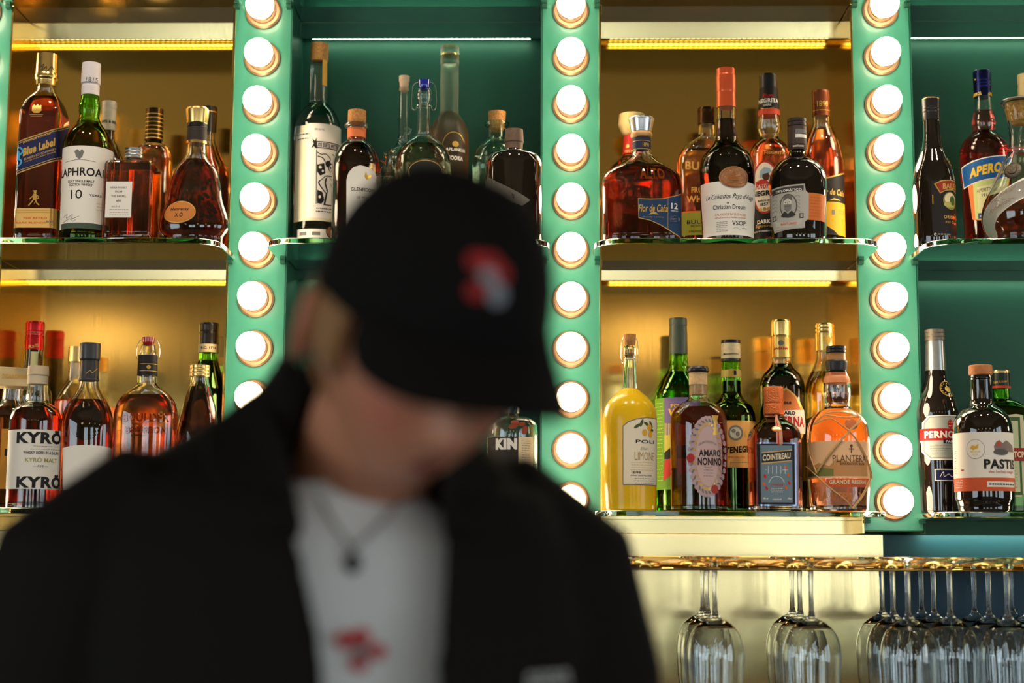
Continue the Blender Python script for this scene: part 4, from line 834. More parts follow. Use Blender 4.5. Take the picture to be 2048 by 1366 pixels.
b.part('stopper', [(687, 19.5, 0, 1.5), (690, 20.3), (719, 20), (722, 18.5)], pbr('charcoal_stopper', srgb(52, 50, 50), .35)); b.part('capsule', [(722, 17.8), (758, 19), (760, 19.8, 0, .5), (762, 19.8)], pbr('charcoal_capsule', srgb(46, 42, 42), .4))
b.lab(740, True).line(curvepts([(172, 748), (180, 741), (184, 745), (194, 736)]), 1, M_GOLDP, 1).done('signature')
L = b.lab(841); L.ell(171, 841, 32, 38, M_DARKB, 4).ell(171, 841, 28, 34, M_BLACKG, 8).poly([(156, 846), (162, 838), (172, 833), (186, 829), (182, 840), (172, 852), (160, 856)], M_DARKB, 12, 3).done('glass_emblem', 'raised round glass emblem'); L = b.lab(930); L.poly([(128, 896), (150, 891), (178, 890), (205, 892), (226, 898), (226, 980), (128, 980)], M_WHITE, 0, 5).done()
b = Bot('liqueur_bottle', 'dark red round bottle half hidden behind the charcoal-stoppered bottle', 150, 760, 2.49, 'low')
b.glass([(722, 14), (760, 15, 0, 6), (778, 28, 0, 8), (798, 37, 0, 8), (1015, 37)], M_CLEAR, liq=L_BROWN, lvl=800)
b.part('cap', [(694, 15, 0, 2), (724, 15.5)], M_GOLD)
b = Bot('bourbon_bottle', 'flat shouldered amber bourbon bottle with red swing stopper and black neck label', 296, 710, 2.37, 'low', n=2.4, q=.5)
b.glass([(690, 13, 0), (705, 17, 0, 4), (754, 19, 0, 3), (768, 18.5, 0, 4), (776, 26, .3, 8), (786, 42, 1, 10), (802, 56, 1, 12), (826, 63, 1, 12), (1015, 62, 1)], M_CLEAR, liq=L_AMBER, lvl=790)
swing(b, 675, 12.5, 692, 722, pbr('red_ceramic', srgb(176, 40, 26), .2, coat=.6), 22, .9); b.part('neck_label', [(711, 18.7, 0, .6), (752, 19.7, 0, .6)], paper(34, 26, 22))
b.lab(730, True).rect(280, 727, 316, 728, M_GOLDP, 1).rect(280, 741, 316, 742, M_GOLDP, 1).ell(297, 734, 4, 4, M_GOLDP, 1, n=12).done('neck_print')
b.lab(840).text('BOULDER', 291, 835, 17, pbr('raised_red_letters', (.20, .02, .004, 1), .06, coat=1), 92, 2, .04).text('BOURBON', 291, 860, 13, MAT['raised_red_letters'], 80, 2, .04).done('raised_letters')
b = Bot('wine_bottle', 'dark green bottle with black cap and white neck band beside the green column', 418, 670, 2.475, 'low')
b.glass([(706, 18), (722, 19, 0, 10), (745, 26, 0, 14), (780, 38, 0, 16), (800, 39), (1015, 39)], M_GREENG, liq=liquid('red_wine', (.2, .02, .03), 320), lvl=722)
b.part('cap', [(646.5, 18, 0, 1.5), (650, 19.5), (662, 19), (664, 18), (668, 19), (690, 19)], pbr('black_foil_cap', srgb(36, 28, 20), .3, metal=.4)); b.part('neck_band', [(690, 20, 0, .5), (706, 20, 0, .5)], paper(222, 194, 146)); b.lab(700, True).text('B.C. 1716', 417, 695, 5, M_INK, 32, 1, .03).done('band_print')
b = Bot('liqueur_bottle', 'conical clear bottle with gold screw cap in front of the dark green bottle', 400, 742, 2.39, 'low')
b.glass([(752, 17), (764, 18, 0, 5), (790, 26, 0, 14), (820, 34, 0, 16), (870, 42, 0, 16), (1015, 43)], M_CLEAR, liq=L_BROWN, lvl=774); b.ribbed('cap', 731, 754, 19.5, M_GOLD, 3)
# ---- green bay behind the person, lowest shelf
b = Bot('gin_bottle', 'clear spirit bottle with black letters and red berry print beside the face', 1025, 835, 2.37, 'low')
b.glass([(800, 14), (829, 14, 0, 4), (836, 34, 0, 8), (846, 48, 0, 8), (866, 50), (1015, 50)], M_CLEAR, liq=L_PALE, lvl=876)
b.part('stopper', [(778, 16, 0, 2), (806, 16)], M_WOOD)
L = b.lab(900); L.rect(976, 874, 1064, 990, M_CREAM, 0).rect(976, 874, 1036, 990, paper(46, 38, 34), 1).text('KIN', 1012, 888, 22, M_WHITE, 44, 2, .08).lines(1042, 1060, 882, 960, 18, M_GREY).done()
L = b.lab(855); LR = paper(150, 62, 34)
for x_, y_, a_, rx_, ry_ in ((1030, 845, 0, 9, 4.5), (1026, 853, .2, 9, 4.2), (1044, 848, .3, 8, 4), (1048, 860, 1.2, 9, 6)): L.ell(x_, y_, rx_, ry_, LR, 1, 14, a_)
L.done('berry_print')
for nm, cx_, yy_, YY, hw_, lq, lb in (('gin_bottle', 640, 800, 2.44, 42, L_CLEAR, 'clear bottle hidden behind the person on the lowest shelf'),):
    pass

# ---- right-hand brass bay, lowest shelf
b = Bot('limoncello_bottle', 'cloudy yellow lemon liqueur bottle with cork swing top and arched white label', 1259.5, 700, 2.37, 'low')
b.part('glass_neck', [(692, 10), (696, 12, 0, 3), (708, 12, 0, 3), (715, 10.5), (735, 12), (777, 13, 0, 2)], M_CLEAR)
b.glass([(777, 13.2, 0, 3), (782, 20, 0, 6), (797, 38, 0, 12), (815, 50, 0, 12), (838, 53, 0, 8), (960, 52), (1015, 49)], L_LEMON, solid=True)
swing(b, 669, 12.5, 692, 728, M_CORK, 16, .9)
L = b.lab(900)
L.poly([(1246, 970), (1246, 852), (1256, 843), (1272, 837), (1290, 834), (1312, 834), (1312, 971)], M_GREY, 0, 5).poly([(1247.5, 968), (1247.5, 853), (1257, 845), (1273, 839), (1290, 836), (1312, 836), (1312, 969)], paper(238, 224, 196), 1, 5)
LE = paper(226, 168, 50); GL = paper(70, 84, 40)
for x_, y_, a_ in ((1274, 852, .6), (1292, 848, -.5), (1300, 858, -.3), (1282, 846, 1.2), (1300, 848, -1)): L.ell(x_, y_, 8, 3, GL, 2, 12, a_)
for x_, y_ in ((1288, 865), (1299, 868), (1297, 854)): L.ell(x_, y_, 6, 6.8, LE, 3, 14)
L.text('POLI', 1291, 883, 7, M_INK, 44, 2, .02).text('Elisir', 1288, 897, 6, M_GREY, 16, 2, 0, shear=.3).text('LIMONE', 1290, 912, 16, paper(170, 140, 70), 46, 2, 0).lines(1258, 1308, 925, 940, 4, paper(214, 170, 90), 2).text('1898', 1272, 945, 5, M_INK, 18, 2).text('POLI DISTILLERIE', 1284, 951, 2.8, M_INK, 46, 2).lines(1268, 1308, 957, 966, 3, M_GREY, 2).done('label', 'arched white label with painted lemons')
b = Bot('wine_bottle', 'bright green wine bottle with grey-green capsule and green and purple label', 1356.5, 680, 2.455, 'low')
b.glass([(708, 18), (727, 18.5, 0, 6), (742, 22, 0, 10), (760, 34, 0, 14), (785, 46, 0, 14), (805, 47), (1015, 46)], M_GREENG, liq=liquid('green_aperitif', (.25, .75, .05), 45), lvl=745)
b.part('capsule', [(637, 17, 0, 2), (640, 18), (651, 18), (653, 17), (656, 17.5), (665, 18), (709, 18.5)], pbr('grey_green_capsule', srgb(74, 82, 62), .4))
L = b.lab(890); L.rect(1307, 795, 1400, 979, paper(110, 160, 40), 0).rect(1330, 795, 1400, 870, paper(120, 100, 150), 1).text('PO', 1350, 812, 8, YP, 16, 2).text('V', 1344, 826, 16, YP, 14, 2, .05).rect(1330, 850, 1400, 918, paper(206, 190, 80), 1, slope=.1)
L.poly([(1330, 905), (1345, 893), (1365, 890), (1400, 892), (1400, 922), (1330, 918)], M_INK, 2, 4).poly([(1328, 962), (1330, 920), (1345, 916), (1400, 918), (1400, 950), (1345, 944)], paper(206, 56, 44), 3, 4).lines(1311, 1328, 805, 960, 22, paper(190, 206, 90), 2, 1.2).text('VERDE', 1352, 972, 4, M_INK, 20, 2).done('label', 'green, purple and red painted label')
b = Bot('amaro_bottle', 'dark red-brown round bottle with scalloped silver-pink oval label and black-topped cork', 1396, 750, 2.365, 'low')
b.glass([(768, 17.5), (795, 18, 0, 4), (802, 24, 0, 4), (810, 40, 0, 10), (826, 53, 0, 10), (848, 56, 0, 8), (1015, 55)], M_CLEAR, liq=L_DARK, lvl=817, wall=.0035)
b.part('stopper', [(745, 18, 0, 1), (770, 18, 0, 1), (772, 15), (790, 14)], pbr('pale_cork', srgb(226, 186, 130), .7, noise=.25, nscale=250)); b.part('stopper_disc', [(733.5, 19, 0, 4), (738, 22, 0, 3), (744, 21.5, 0, 2), (746, 18)], M_BLACK)
L = b.lab(910); LC = paper(186, 156, 160); cxl, cyl, rx_, ry_ = 1415, 913, 38, 80
for k in range(34):
    t = 2 * math.pi * k / 34; L.ell(cxl + (rx_ - 4) * math.cos(t), cyl + (ry_ - 4) * math.sin(t), 5.5, 5.5, LC, 0, 10)
L.ell(cxl, cyl, rx_ - 3, ry_ - 3, LC, 1, 40).ell(cxl, cyl, rx_ - 15, ry_ - 22, paper(200, 168, 164), 3, 40)
for k in range(30):
    t = 2 * math.pi * k / 30
    for dr, aa in ((-7, .6), (-13, -.6)): L.ell(cxl + (rx_ + dr) * math.cos(t), cyl + (ry_ + dr * 1.1) * math.sin(t), 4.6, 1.9, M_GOLDP if dr < -8 else M_GREY, 2, 10, -t + aa)
L.text('QUINTESSENTIA', 1415, 884, 5, M_GREY, 36, 5, .0, curve=6).text('AMARO', 1420, 906, 13, M_INK, 46, 5, .03).text('NONINO', 1420, 923, 15, M_INK, 50, 5, .03).lines(1406, 1426, 934, 952, 4, M_GREY, 5)
L.ell(1382, 916, 8, 9, paper(170, 40, 34), 4, 16).ell(1428, 978, 8, 8.5, paper(170, 50, 40), 4, 16).poly([(1422, 830), (1436, 830), (1432, 842), (1431, 852), (1434, 870), (1424, 870), (1427, 852), (1425, 842)], M_GOLDP, 4, 3).done('label', 'scalloped silver-pink oval label')
b = Bot('amaro_bottle', 'dark green amaro bottle with cream ringed cap and orange lower label', 1461.5, 705, 2.455, 'low')
b.glass([(722, 17.5), (740, 19, 0, 5), (760, 20), (790, 20, 0, 6), (800, 26, 0, 6), (813, 42, 0, 10), (830, 47, 0, 7), (1015, 47)], M_GREENG, liq=liquid('herbal_amaro', (.15, .05, .01), 330), lvl=763)
b.part('cap', [(681, 18.5, 0, 1), (687, 19.3, 0, 1), (688, 18.5)], M_BLACK); b.part('cap_skirt', [(687, 18.6), (692, 19.3), (695, 18.7), (699, 19.3), (702, 18.7), (706, 19.3), (719, 19.5)], paper(232, 206, 160, .4)); b.part('cap_ring', [(718, 19.8, 0, .5), (723, 19.8, 0, .5)], M_BLACK)
b.lab(740).rect(1440, 739, 1484, 754, paper(222, 184, 96), 1).ell(1463, 746, 9, 8.5, M_GOLDP, 2, 18).rect(1467, 741, 1472, 750, M_INK, 3).done('neck_band')
b.lab(708, True).text('Montenegro', 1462, 708, 4.5, M_INK, 32, 1, .02, shear=.2).done('cap_print')
L = b.lab(890); L.rect(1418, 841, 1512, 935, paper(228, 170, 96), 0).rect(1418, 841, 1512, 844, M_GOLDP, 1).ell(1471, 866, 15, 15, M_GREY, 1, 22).ell(1471, 866, 11, 11, paper(200, 196, 180), 2, 20).ell(1467, 862, 4, 4, M_GREY, 3, 12).ell(1475, 868, 4, 5, M_GREY, 3, 12).ell(1491, 868, 5, 7, M_GOLDP, 1, 16)
L.text('MONTENEGRO', 1466, 900, 13, M_INK, 92, 1, .05, slope=-.08).text('SPECIALITÀ', 1473, 914, 4.5, M_ORP, 34).lines(1456, 1505, 925, 925, 1, M_GREY).done('label', 'orange and cream label')
b = Bot('amaro_bottle', 'dark bottle with tall gold foil cap and round label with red letters', 1561.5, 660, 2.46, 'low')
b.glass([(712, 18.5), (728, 19, 0, 5), (737, 24, 0, 6), (750, 38, 0, 10), (768, 45, 0, 8), (1015, 46)], M_CLEAR, liq=liquid('black_amaro', (.3, .08, .02), 300), lvl=729)
b.part('cap', [(641, 18, 0, 2), (644, 19.5), (671, 19.3), (673, 18.6)], M_GOLD); b.part('capsule', [(673, 18.8), (676, 19.2), (716, 19.5)], foil(222, 176, 92))
L = b.lab(698, True); L.text('AVERNA', 1562, 697, 5, M_REDP, 30, 1, .04).ell(1562, 686, 6, 5, M_GREY, 1, 12).done('capsule_print')
L = b.lab(830)
L.poly([(1537, 870), (1531, 840), (1537, 810), (1555, 786), (1572, 775), (1590, 790), (1606, 820), (1609, 850), (1604, 872), (1595, 884), (1570, 888)], M_GOLDP, 0, 4).poly([(1540, 868), (1535, 840), (1541, 811), (1557, 790), (1572, 779), (1588, 792), (1602, 822), (1605, 850), (1600, 870), (1592, 880), (1570, 884)], paper(216, 122, 58), 1, 4).poly([(1532, 828), (1560, 822), (1606, 818), (1609, 850), (1608, 866), (1534, 868)], M_WHITE, 2, 4)
L.text('1868', 1573, 806, 6, M_INK, 18, 3).text('AMARO', 1571, 826, 7, M_INK, 40, 3, .05).text('AVERNA', 1576, 843, 20, M_REDP, 78, 3, .05).text('SICILIANO', 1574, 860, 6.5, M_INK, 52, 3, .05).done('label', 'orange and white label with red letters')
b = Bot('liqueur_bottle', 'clear bottle of pale yellow liqueur with gold cap behind the raffia-netted bottle', 1649.5, 670, 2.47, 'low')
b.glass([(700, 17), (718, 18, 0, 6), (738, 25, 0, 10), (762, 38, 0, 14), (785, 43), (1015, 43)], M_CLEAR, liq=L_YELLOW, lvl=745)
b.part('cap', [(648, 18, 0, 2), (651, 19.5), (656, 18.8), (660, 19.6), (663, 18.8), (667, 19.6), (702, 19.4)], M_GOLD); L = b.lab(675, True); L.ell(1654, 680, 8, 9, paper(200, 160, 60), 1, 14).done('cap_print')
L = b.lab(850); L.poly([(1608, 842), (1625, 832), (1645, 822), (1690, 815), (1692, 960), (1608, 960)], paper(226, 170, 50), 0, 5).done()
b = Bot('orange_liqueur_bottle', 'squat square dark bottle with copper cap and blue-grey framed label', 1547, 800, 2.355, 'low', n=5.5, q=1, rot=R(7))
b.glass([(812, 18, 0), (828, 18.5, 0, 4), (838, 21, 0, 6), (850, 35, .8, 8), (862, 44, 1, 8), (878, 47, 1, 5), (1015, 46, 1)], M_CLEAR, liq=L_DARK, lvl=832)
b.part('cap', [(774, 18.5, 0, 1), (777, 19.5), (806, 19.5), (808, 18.5), (812, 20), (829, 20.5), (831, 18)], pbr('orange_copper_cap', srgb(214, 116, 60), .3, metal=.6, bump=.8, nscale=600))
L = b.lab(850); L.rect(1551, 828, 1560, 892, paper(206, 150, 120), 1, nz=12).rect(1553, 828, 1555, 892, M_REDP, 2, nz=12).done('ribbon', 'red and cream ribbon'); b.lab(858).ell(1553, 858, 10, 6, M_BRONZE, 3, 18).ell(1553, 858, 7, 4, M_COPPER, 5, 18).done('seal')
L = b.lab(950); BG = paper(108, 128, 140)
L.rect(1514, 885, 1591, 1012, pbr('silver_label_frame', srgb(150, 160, 190), .2, metal=.9), 0).rect(1517, 888, 1588, 1009, M_INK, 1).rect(1523, 891, 1583, 1005, BG, 2)
L.poly([(1525, 905), (1582, 899), (1582, 922), (1525, 929)], M_GOLDP, 3, 4).poly([(1525, 907), (1582, 901), (1582, 920), (1525, 926)], paper(36, 44, 66), 4, 4).text('COINTREAU', 1553, 913.5, 12, M_CREAM, 54, 5, .04, slope=-.1)
for k in range(5): L.line([(1537 + k * 8, 932), (1537 + k * 8, 948)], .7, M_WHITE, 3)
L.line([(1532, 940), (1574, 940)], .7, M_WHITE, 3).line(curvepts([(1538, 966), (1544, 956), (1553, 953), (1562, 956), (1568, 966)]), .8, M_WHITE, 3)
for x_, y_, cl in ((1531, 953, M_REDP), (1529, 968, M_ORP), (1534, 977, M_REDP), (1576, 950, M_ORP), (1577, 966, M_REDP), (1571, 975, M_ORP), (1570, 935, M_ORP)): L.ell(x_, y_, 2.4, 4, cl, 3, 10, .5)
L.text('L\'UNIQUE', 1554, 970, 4.5, M_REDP, 24, 3, .03).lines(1541, 1567, 977, 984, 3, M_WHITE, 3).text('LIQUEUR', 1554, 999, 3, M_WHITE, 18, 3).text('40% vol', 1532, 997, 3.4, M_WHITE, 10, 3).text('70cl', 1578, 997, 3.4, M_WHITE, 8, 3).done('label', 'silver-framed blue-grey label')
b = Bot('rum_bottle', 'orange rum bottle wrapped in raffia netting beside the right-hand bulbs', 1672.5, 720, 2.37, 'low')
b.glass([(700, 18), (745, 20, 0, 5), (758, 25, 0, 7), (778, 27, 0, 8), (798, 26, 0, 6), (808, 23, 0, 5), (818, 26, 0, 5), (826, 42, 0, 10), (845, 57, 0, 12), (870, 61, 0, 10), (960, 61), (1015, 56)], M_CLEAR, liq=L_ORANGE, lvl=786)
b.ribbed('cap', 693, 707, 19.5, M_BLACK, 2); b.part('collar', [(721, 20, 0, 2), (724, 22), (742, 20), (746, 17.5)], pbr('black_wax', srgb(30, 24, 22), .4)); b.part('cork_neck', [(706, 17), (722, 18.5)], pbr('pale_cork_neck', srgb(226, 166, 100), .6))
b.part('neck_wrap', [(746, 19.5), (757, 25.2, 0, 4), (766, 26.6), (767, 26.8)], paper(226, 140, 90, .4))
L = b.lab(910)
L.rect(1614, 882, 1736, 956, paper(240, 190, 140), 0).poly([(1620, 940), (1640, 925), (1660, 932), (1672, 918), (1700, 924), (1712, 916), (1730, 926), (1732, 952), (1618, 952)], paper(196, 140, 84), 1, 3).poly([(1620, 946), (1640, 934), (1668, 938), (1668, 952), (1618, 952)], paper(120, 120, 56), 2, 3).text('PLANTERAY', 1705, 917, 13, paper(96, 60, 40), 80, 2, .0).text('BARBADOS RUM', 1705, 927.5, 5, paper(110, 60, 40), 52, 2, .03)
L.line([(1701, 892), (1701, 906)], 1.8, paper(96, 60, 40), 3).line([(1696, 898), (1706, 898)], 1.8, paper(96, 60, 40), 3).ell(1701, 892, 3, 3, paper(96, 60, 40), 3, 10)
L.rect(1654, 957, 1737, 974, paper(210, 92, 44), 1).text('GRANDE RESERVE', 1699, 964, 8, M_CREAM, 80, 2, .03).ell(1703, 848, 14, 11, M_BRONZE, 1, 20).ell(1703, 848, 11.5, 9, paper(206, 110, 60), 2, 20).line([(1703, 840), (1703, 856)], 1.6, M_BRONZE, 3).line([(1697, 847), (1709, 847)], 1.6, M_BRONZE, 3)
L.text('PLANTERAY', 1678, 993, 17, pbr('raised_orange_letters', (.6, .2, .06, 1), .06, coat=1), 112, 2, .05).done('label', 'cream and orange island landscape label')
L = b.lab(900); m = MB(); RA = pbr('raffia', srgb(222, 176, 112), .65, noise=.3, nscale=300)
for pts in ([(1648, 828), (1690, 834), (1722, 830), (1716, 842), (1696, 862), (1665, 900), (1636, 945)], [(1616, 930), (1636, 950), (1660, 975), (1690, 1000), (1704, 1016)], [(1704, 1016), (1722, 990), (1735, 955)], [(1696, 862), (1716, 890), (1732, 930), (1738, 955)], [(1628, 846), (1660, 836), (1696, 862)], [(1636, 945), (1622, 900), (1624, 860)], [(1628, 846), (1645, 826), (1680, 822), (1720, 830)]):
    for jj in (0, 1.6):
        Q = curvepts([(x_ + jj, y_ + jj * .6) for x_, y_ in pts], 6); U = []; Z = []
        for q in Q: z_ = L.zz(q[1]); U.append(L.u(q[0], z_)); Z.append(z_)
        m.tube(L.place(U, Z, .0016 + jj * .0004), 1.15 * b.s, 6)
m.build('raffia_netting', RA, b.root)

# ---- green bay at the right edge, lowest shelf
b = Bot('pastis_bottle', 'black bottle with silver neck foil and red, white and blue label', 1870, 700, 2.455, 'low')
b.glass([(741, 20), (757, 21, 0, 6), (775, 26, 0, 10), (800, 37, 0, 12), (822, 42, 0, 8), (930, 42), (1015, 39)], M_BLACKG, solid=True)
b.ribbed('cap', 660, 683, 19.6, pbr('grey_cap', srgb(120, 112, 98), .35, metal=.5), 3); b.part('foil_neck', [(683, 18.6), (742, 20.6)], foil(176, 180, 176, .25))
L = b.lab(778); L.ell(1893, 777, 17, 16, M_GOLDP, 2, 24).ell(1893, 777, 15, 14, M_BLACKG, 3, 24).ell(1893, 778, 7, 6, M_GOLDP, 4, 14)
for k in range(12): L.ell(1893 + 11.5 * math.cos(k * .5236), 777 + 10.5 * math.sin(k * .5236), 1.7, 1.5, M_GOLDP, 4, 8)
L.done('shoulder_emblem', 'round gold emblem')
L = b.lab(875); LP = paper(170, 174, 164)
L.poly([(1858, 831), (1910, 830), (1918, 838), (1918, 914), (1910, 920), (1862, 920), (1846, 904), (1844, 886), (1842, 880), (1842, 860), (1846, 856), (1846, 845)], M_WHITE, 0, 4).poly([(1860, 833), (1910, 832), (1916, 839), (1916, 912), (1909, 917), (1863, 917), (1849, 903), (1849, 846)], M_GREY, 1, 4).poly([(1861, 835), (1909, 834), (1914, 840), (1914, 911), (1908, 915), (1864, 915), (1851, 902), (1851, 847)], LP, 2, 4)
L.rect(1842, 857, 1922, 881, paper(176, 30, 26), 3).text('PERNOD', 1886, 869, 14, M_WHITE, 74, 4, .045).ell(1899, 848, 6, 9, paper(190, 40, 34), 3, 16).lines(1895, 1903, 845, 851, 2, M_WHITE, 4).rect(1886, 879, 1922, 887, M_NAVY, 4).text('PARIS', 1900, 883, 5, M_WHITE, 22, 5, .05).lines(1860, 1910, 892, 906, 4, M_GREY, 3)
L.done('label', 'silver label with red name band'); L = b.lab(950); L.rect(1870, 938, 1924, 962, M_WHITE, 0).rect(1872, 940, 1924, 960, M_NAVY, 1).line(curvepts([(1880, 954), (1886, 944), (1888, 953), (1896, 948), (1902, 953), (1910, 948)]), 1.2, M_WHITE, 2).done('signature_label')
b = Bot('liqueur_bottle', 'black pastis bottle with wooden stopper and white label with orange base stripe', 1961, 745, 2.365, 'low')
b.glass([(750, 20.5), (757, 22, 0, 2), (760, 21, 0, 2), (803, 21.5, 0, 5), (812, 26, 0, 6), (822, 42, 0, 10), (838, 54, 0, 10), (860, 57, 0, 6), (1000, 57, 0, 8), (1012, 52, 0, 6)], M_BLACKG, solid=True)
b.part('stopper', [(731, 21.5, 0, 1), (733, 22.8), (749, 22.8, 0, 1), (751, 21)], M_WOOD)
L = b.lab(925); L.rect(1910, 864, 2026, 982, M_WHITE, 0).rect(1910, 955, 2026, 982, paper(206, 86, 44), 1).ell(1952, 898, 18, 19, M_GREY, 1, 30).ell(1952, 898, 17.2, 18.2, M_WHITE, 2, 30).poly([(1942, 896), (1946, 890), (1952, 892), (1958, 887), (1957, 896), (1948, 900)], paper(222, 170, 50), 3, 2).text('MEDAILLE', 1952, 903, 3, M_GOLDP, 18, 3).text("D'OR", 1952, 909, 3, M_GOLDP, 10, 3)
L.poly([(1986, 893), (1990, 884), (1996, 880), (2002, 886), (2009, 880), (2020, 890), (2022, 903), (1988, 903)], paper(130, 110, 104), 1, 3).poly([(1990, 890), (1994, 882), (2000, 888), (1998, 893)], paper(190, 70, 50), 2, 2).ell(2000, 904, 17, 6, paper(90, 84, 80), 2, 16)
L.text('PASTIS', 2003, 928, 19, M_INK, 76, 1, .045).text('des herbes rouges', 2004, 944, 7, M_REDP, 60, 1, .0, shear=.2).rect(1974, 963, 2024, 974, M_WHITE, 2).lines(1977, 2022, 968.5, 968.5, 1, M_INK, 3, 3, 1).lines(1914, 1930, 960, 974, 5, M_WHITE, 2).lines(1914, 1917, 900, 945, 10, M_REDP, 1).rect(1926, 938, 1931, 941, M_REDP, 1).done('label', 'white label with black letters and orange stripe')
b = Bot('herbal_liqueur_bottle', 'square dark green herbal liqueur bottle with gold cap at the right edge', 2001, 760, 2.46, 'low', n=6, q=1, rot=R(4))
b.glass([(775, 17, 0), (798, 18, 0, 4), (806, 30, .6, 6), (818, 43, 1, 6), (830, 46, 1), (1015, 46, 1)], M_GREENG, liq=liquid('black_herbal', (.1, .1, .02), 420), lvl=800)
b.part('cap', [(741.6, 17.5, 0, 1), (744, 18.5), (747, 18.2)], foil(226, 190, 130)); b.part('capsule', [(747, 18), (776, 18.6)], paper(30, 42, 26, .3))
L = b.lab(765, True); L.rect(1983, 771, 2020, 776, paper(206, 60, 40), 1).text('Echt Kräuter', 2001, 763, 5, M_GOLDP, 28, 1, 0, slope=-.1).done('capsule_print')
L = b.lab(910); L.poly([(1975, 836), (2030, 828), (2042, 830), (2046, 850), (2046, 985), (2040, 994), (1975, 990)], paper(206, 196, 160), 0, 4).rect(1980, 834, 2040, 990, paper(60, 96, 50), 1).rect(1984, 842, 2036, 984, paper(196, 200, 160), 2).rect(2016, 896, 2050, 922, paper(150, 44, 30), 3).text('STCP', 2033, 909, 12, M_CREAM, 26, 4, .04).ell(2010, 862, 14, 18, paper(40, 60, 50), 3, 22).lines(1988, 2034, 935, 975, 7, M_GREY, 3).done('label', 'green-bordered cream label')

# ---- bottles on the topmost shelves, only their bases in the picture
def top_bottle(name, label, cx, ybase, hw, gm, lq, solid=False, n=2, q=1, rot=0):
    # farthest base edge sits at picture row ybase: solve its depth on the shelf
    k = (SHZ['top'] - 1.42); Y = 2.46
    for _ in range(20):
        y_ = proj((P(cx, 10, Y)[0], Y + hw * mpp(0, Y), SHZ['top']))[1]; Y -= (y_ - ybase) * .0012
    Y = min(max(Y, YSH + .05), YFA - hw * mpp(0, Y) - .003)
    b = Bot(name, label, cx, 10, Y, 'top', n=n, q=q, rot=rot)
    zt = b.z
    f = lambda zz: proj((b.X, b.Y, b.z0 + zz))[1]
    b.glass([(f(.285), 17, 0), (f(.215), 18, 0, 8), (f(.165), hw, 1 if n != 2 else 0, 20), (f(.01), hw)], gm, liq=lq, lvl=f(.19), solid=solid)
    b.part('cap', [(f(.30), 17, 0, 2), (f(.262), 18)], M_GOLD if not solid else M_BLACK); return b
top_bottle('whisky_bottle', 'base of an amber bottle seen through the top shelf, left of three', 145, 22, 54, M_CLEAR, L_AMBER)
top_bottle('spirit_bottle', 'base of a clear bottle seen through the top shelf, middle of three', 261, 15, 50, M_CLEAR, L_CLEAR)
top_bottle('whisky_bottle', 'base of an orange bottle seen through the top shelf, right of three', 386, 22, 50, M_CLEAR, L_AMBER)
top_bottle('liqueur_bottle', 'dark grey round bottle base seen through the top shelf in the right-hand brass bay', 1641, 28, 46, M_BLACKG, None, True)
# ================================================================ glass rack and hanging wine glasses
YG = 2.25
ZR = P(1300, 1119, YG)[2]          # top of the rails
xr0, xr1 = cols[1] - .1, cols[3] + .62
GX = [P(px, 1130, YG)[0] for px in (1238, 1334, 1429, 1525, 1621, 1717, 1814, 1913, 2012, 2111)]
M_BR2 = pbr('rack_brass', (.86, .52, .14, 1), .16, metal=1.0)
rt = empty('glass_rack', ((xr0 + xr1) / 2, 2.40, ZR), 'polished brass hanging rack with rounded rails along the lower wall', 'glass rack')
m = MB(); cx = (xr0 + xr1) / 2
for i in range(-5, len(GX)):
    g = GX[i] if i >= 0 else GX[0] + i * .0705
    g2 = (GX[i + 1] if 0 <= i + 1 < len(GX) else g + .0705) if i >= -1 else g + .0705
    x0, x1 = g + .0065, g2 - .0065; xm = (x0 + x1) / 2; hw = (x1 - x0) / 2; N = 10
    # arched rail with a rounded front end
    V = []; F = []; ys = [2.195, 2.202, 2.215, 2.24] + [2.27 + .045 * k for k in range(7)]
    for j, y in enumerate(ys):
        w_ = hw * (math.sqrt(max(0, 1 - ((2.24 - y) / .047) ** 2)) if y < 2.24 else 1)
        for k in range(N + 1):
            t = -1 + 2 * k / N; x = xm + w_ * t; z = .0045 * (1 - t * t) - .0045 * 1.0 - (.004 if j == 0 else 0)
            V.append((x - cx, y - 2.40, z)); 
    n1 = len(V); V += [(a, b_, c - .0022) for a, b_, c in V]
    W = N + 1
    for j in range(len(ys) - 1):
        for k in range(N): F += [(j * W + k, j * W + k + 1, (j + 1) * W + k + 1, (j + 1) * W + k), (n1 + j * W + k, n1 + (j + 1) * W + k, n1 + (j + 1) * W + k + 1, n1 + j * W + k + 1)]
    for j in range(len(ys) - 1):
        F += [(j * W, (j + 1) * W, n1 + (j + 1) * W, n1 + j * W), (j * W + N, n1 + j * W + N, n1 + (j + 1) * W + N, (j + 1) * W + N)]
    for k in range(N): F += [(k, n1 + k, n1 + k + 1, k + 1)]
    m = MB(); m.add(V, F); m.build('rail', M_BR2, rt)
m = MB(); m.box(xr0 - cx, xr1 - cx, 2.535 - 2.40, 2.557 - 2.40, -.012, .004); m.build('back_bar', M_BR2, rt, 0, .0008)
m = MB(); m.tube([(xr0 - cx, 2.24 - 2.4, -.0125), (xr1 - cx, 2.24 - 2.4, -.0125)], .0022, 10); m.tube([(xr0 - cx, 2.5 - 2.4, -.0125), (xr1 - cx, 2.5 - 2.4, -.0125)], .0022, 10); m.build('cross_rod', M_BR2, rt)
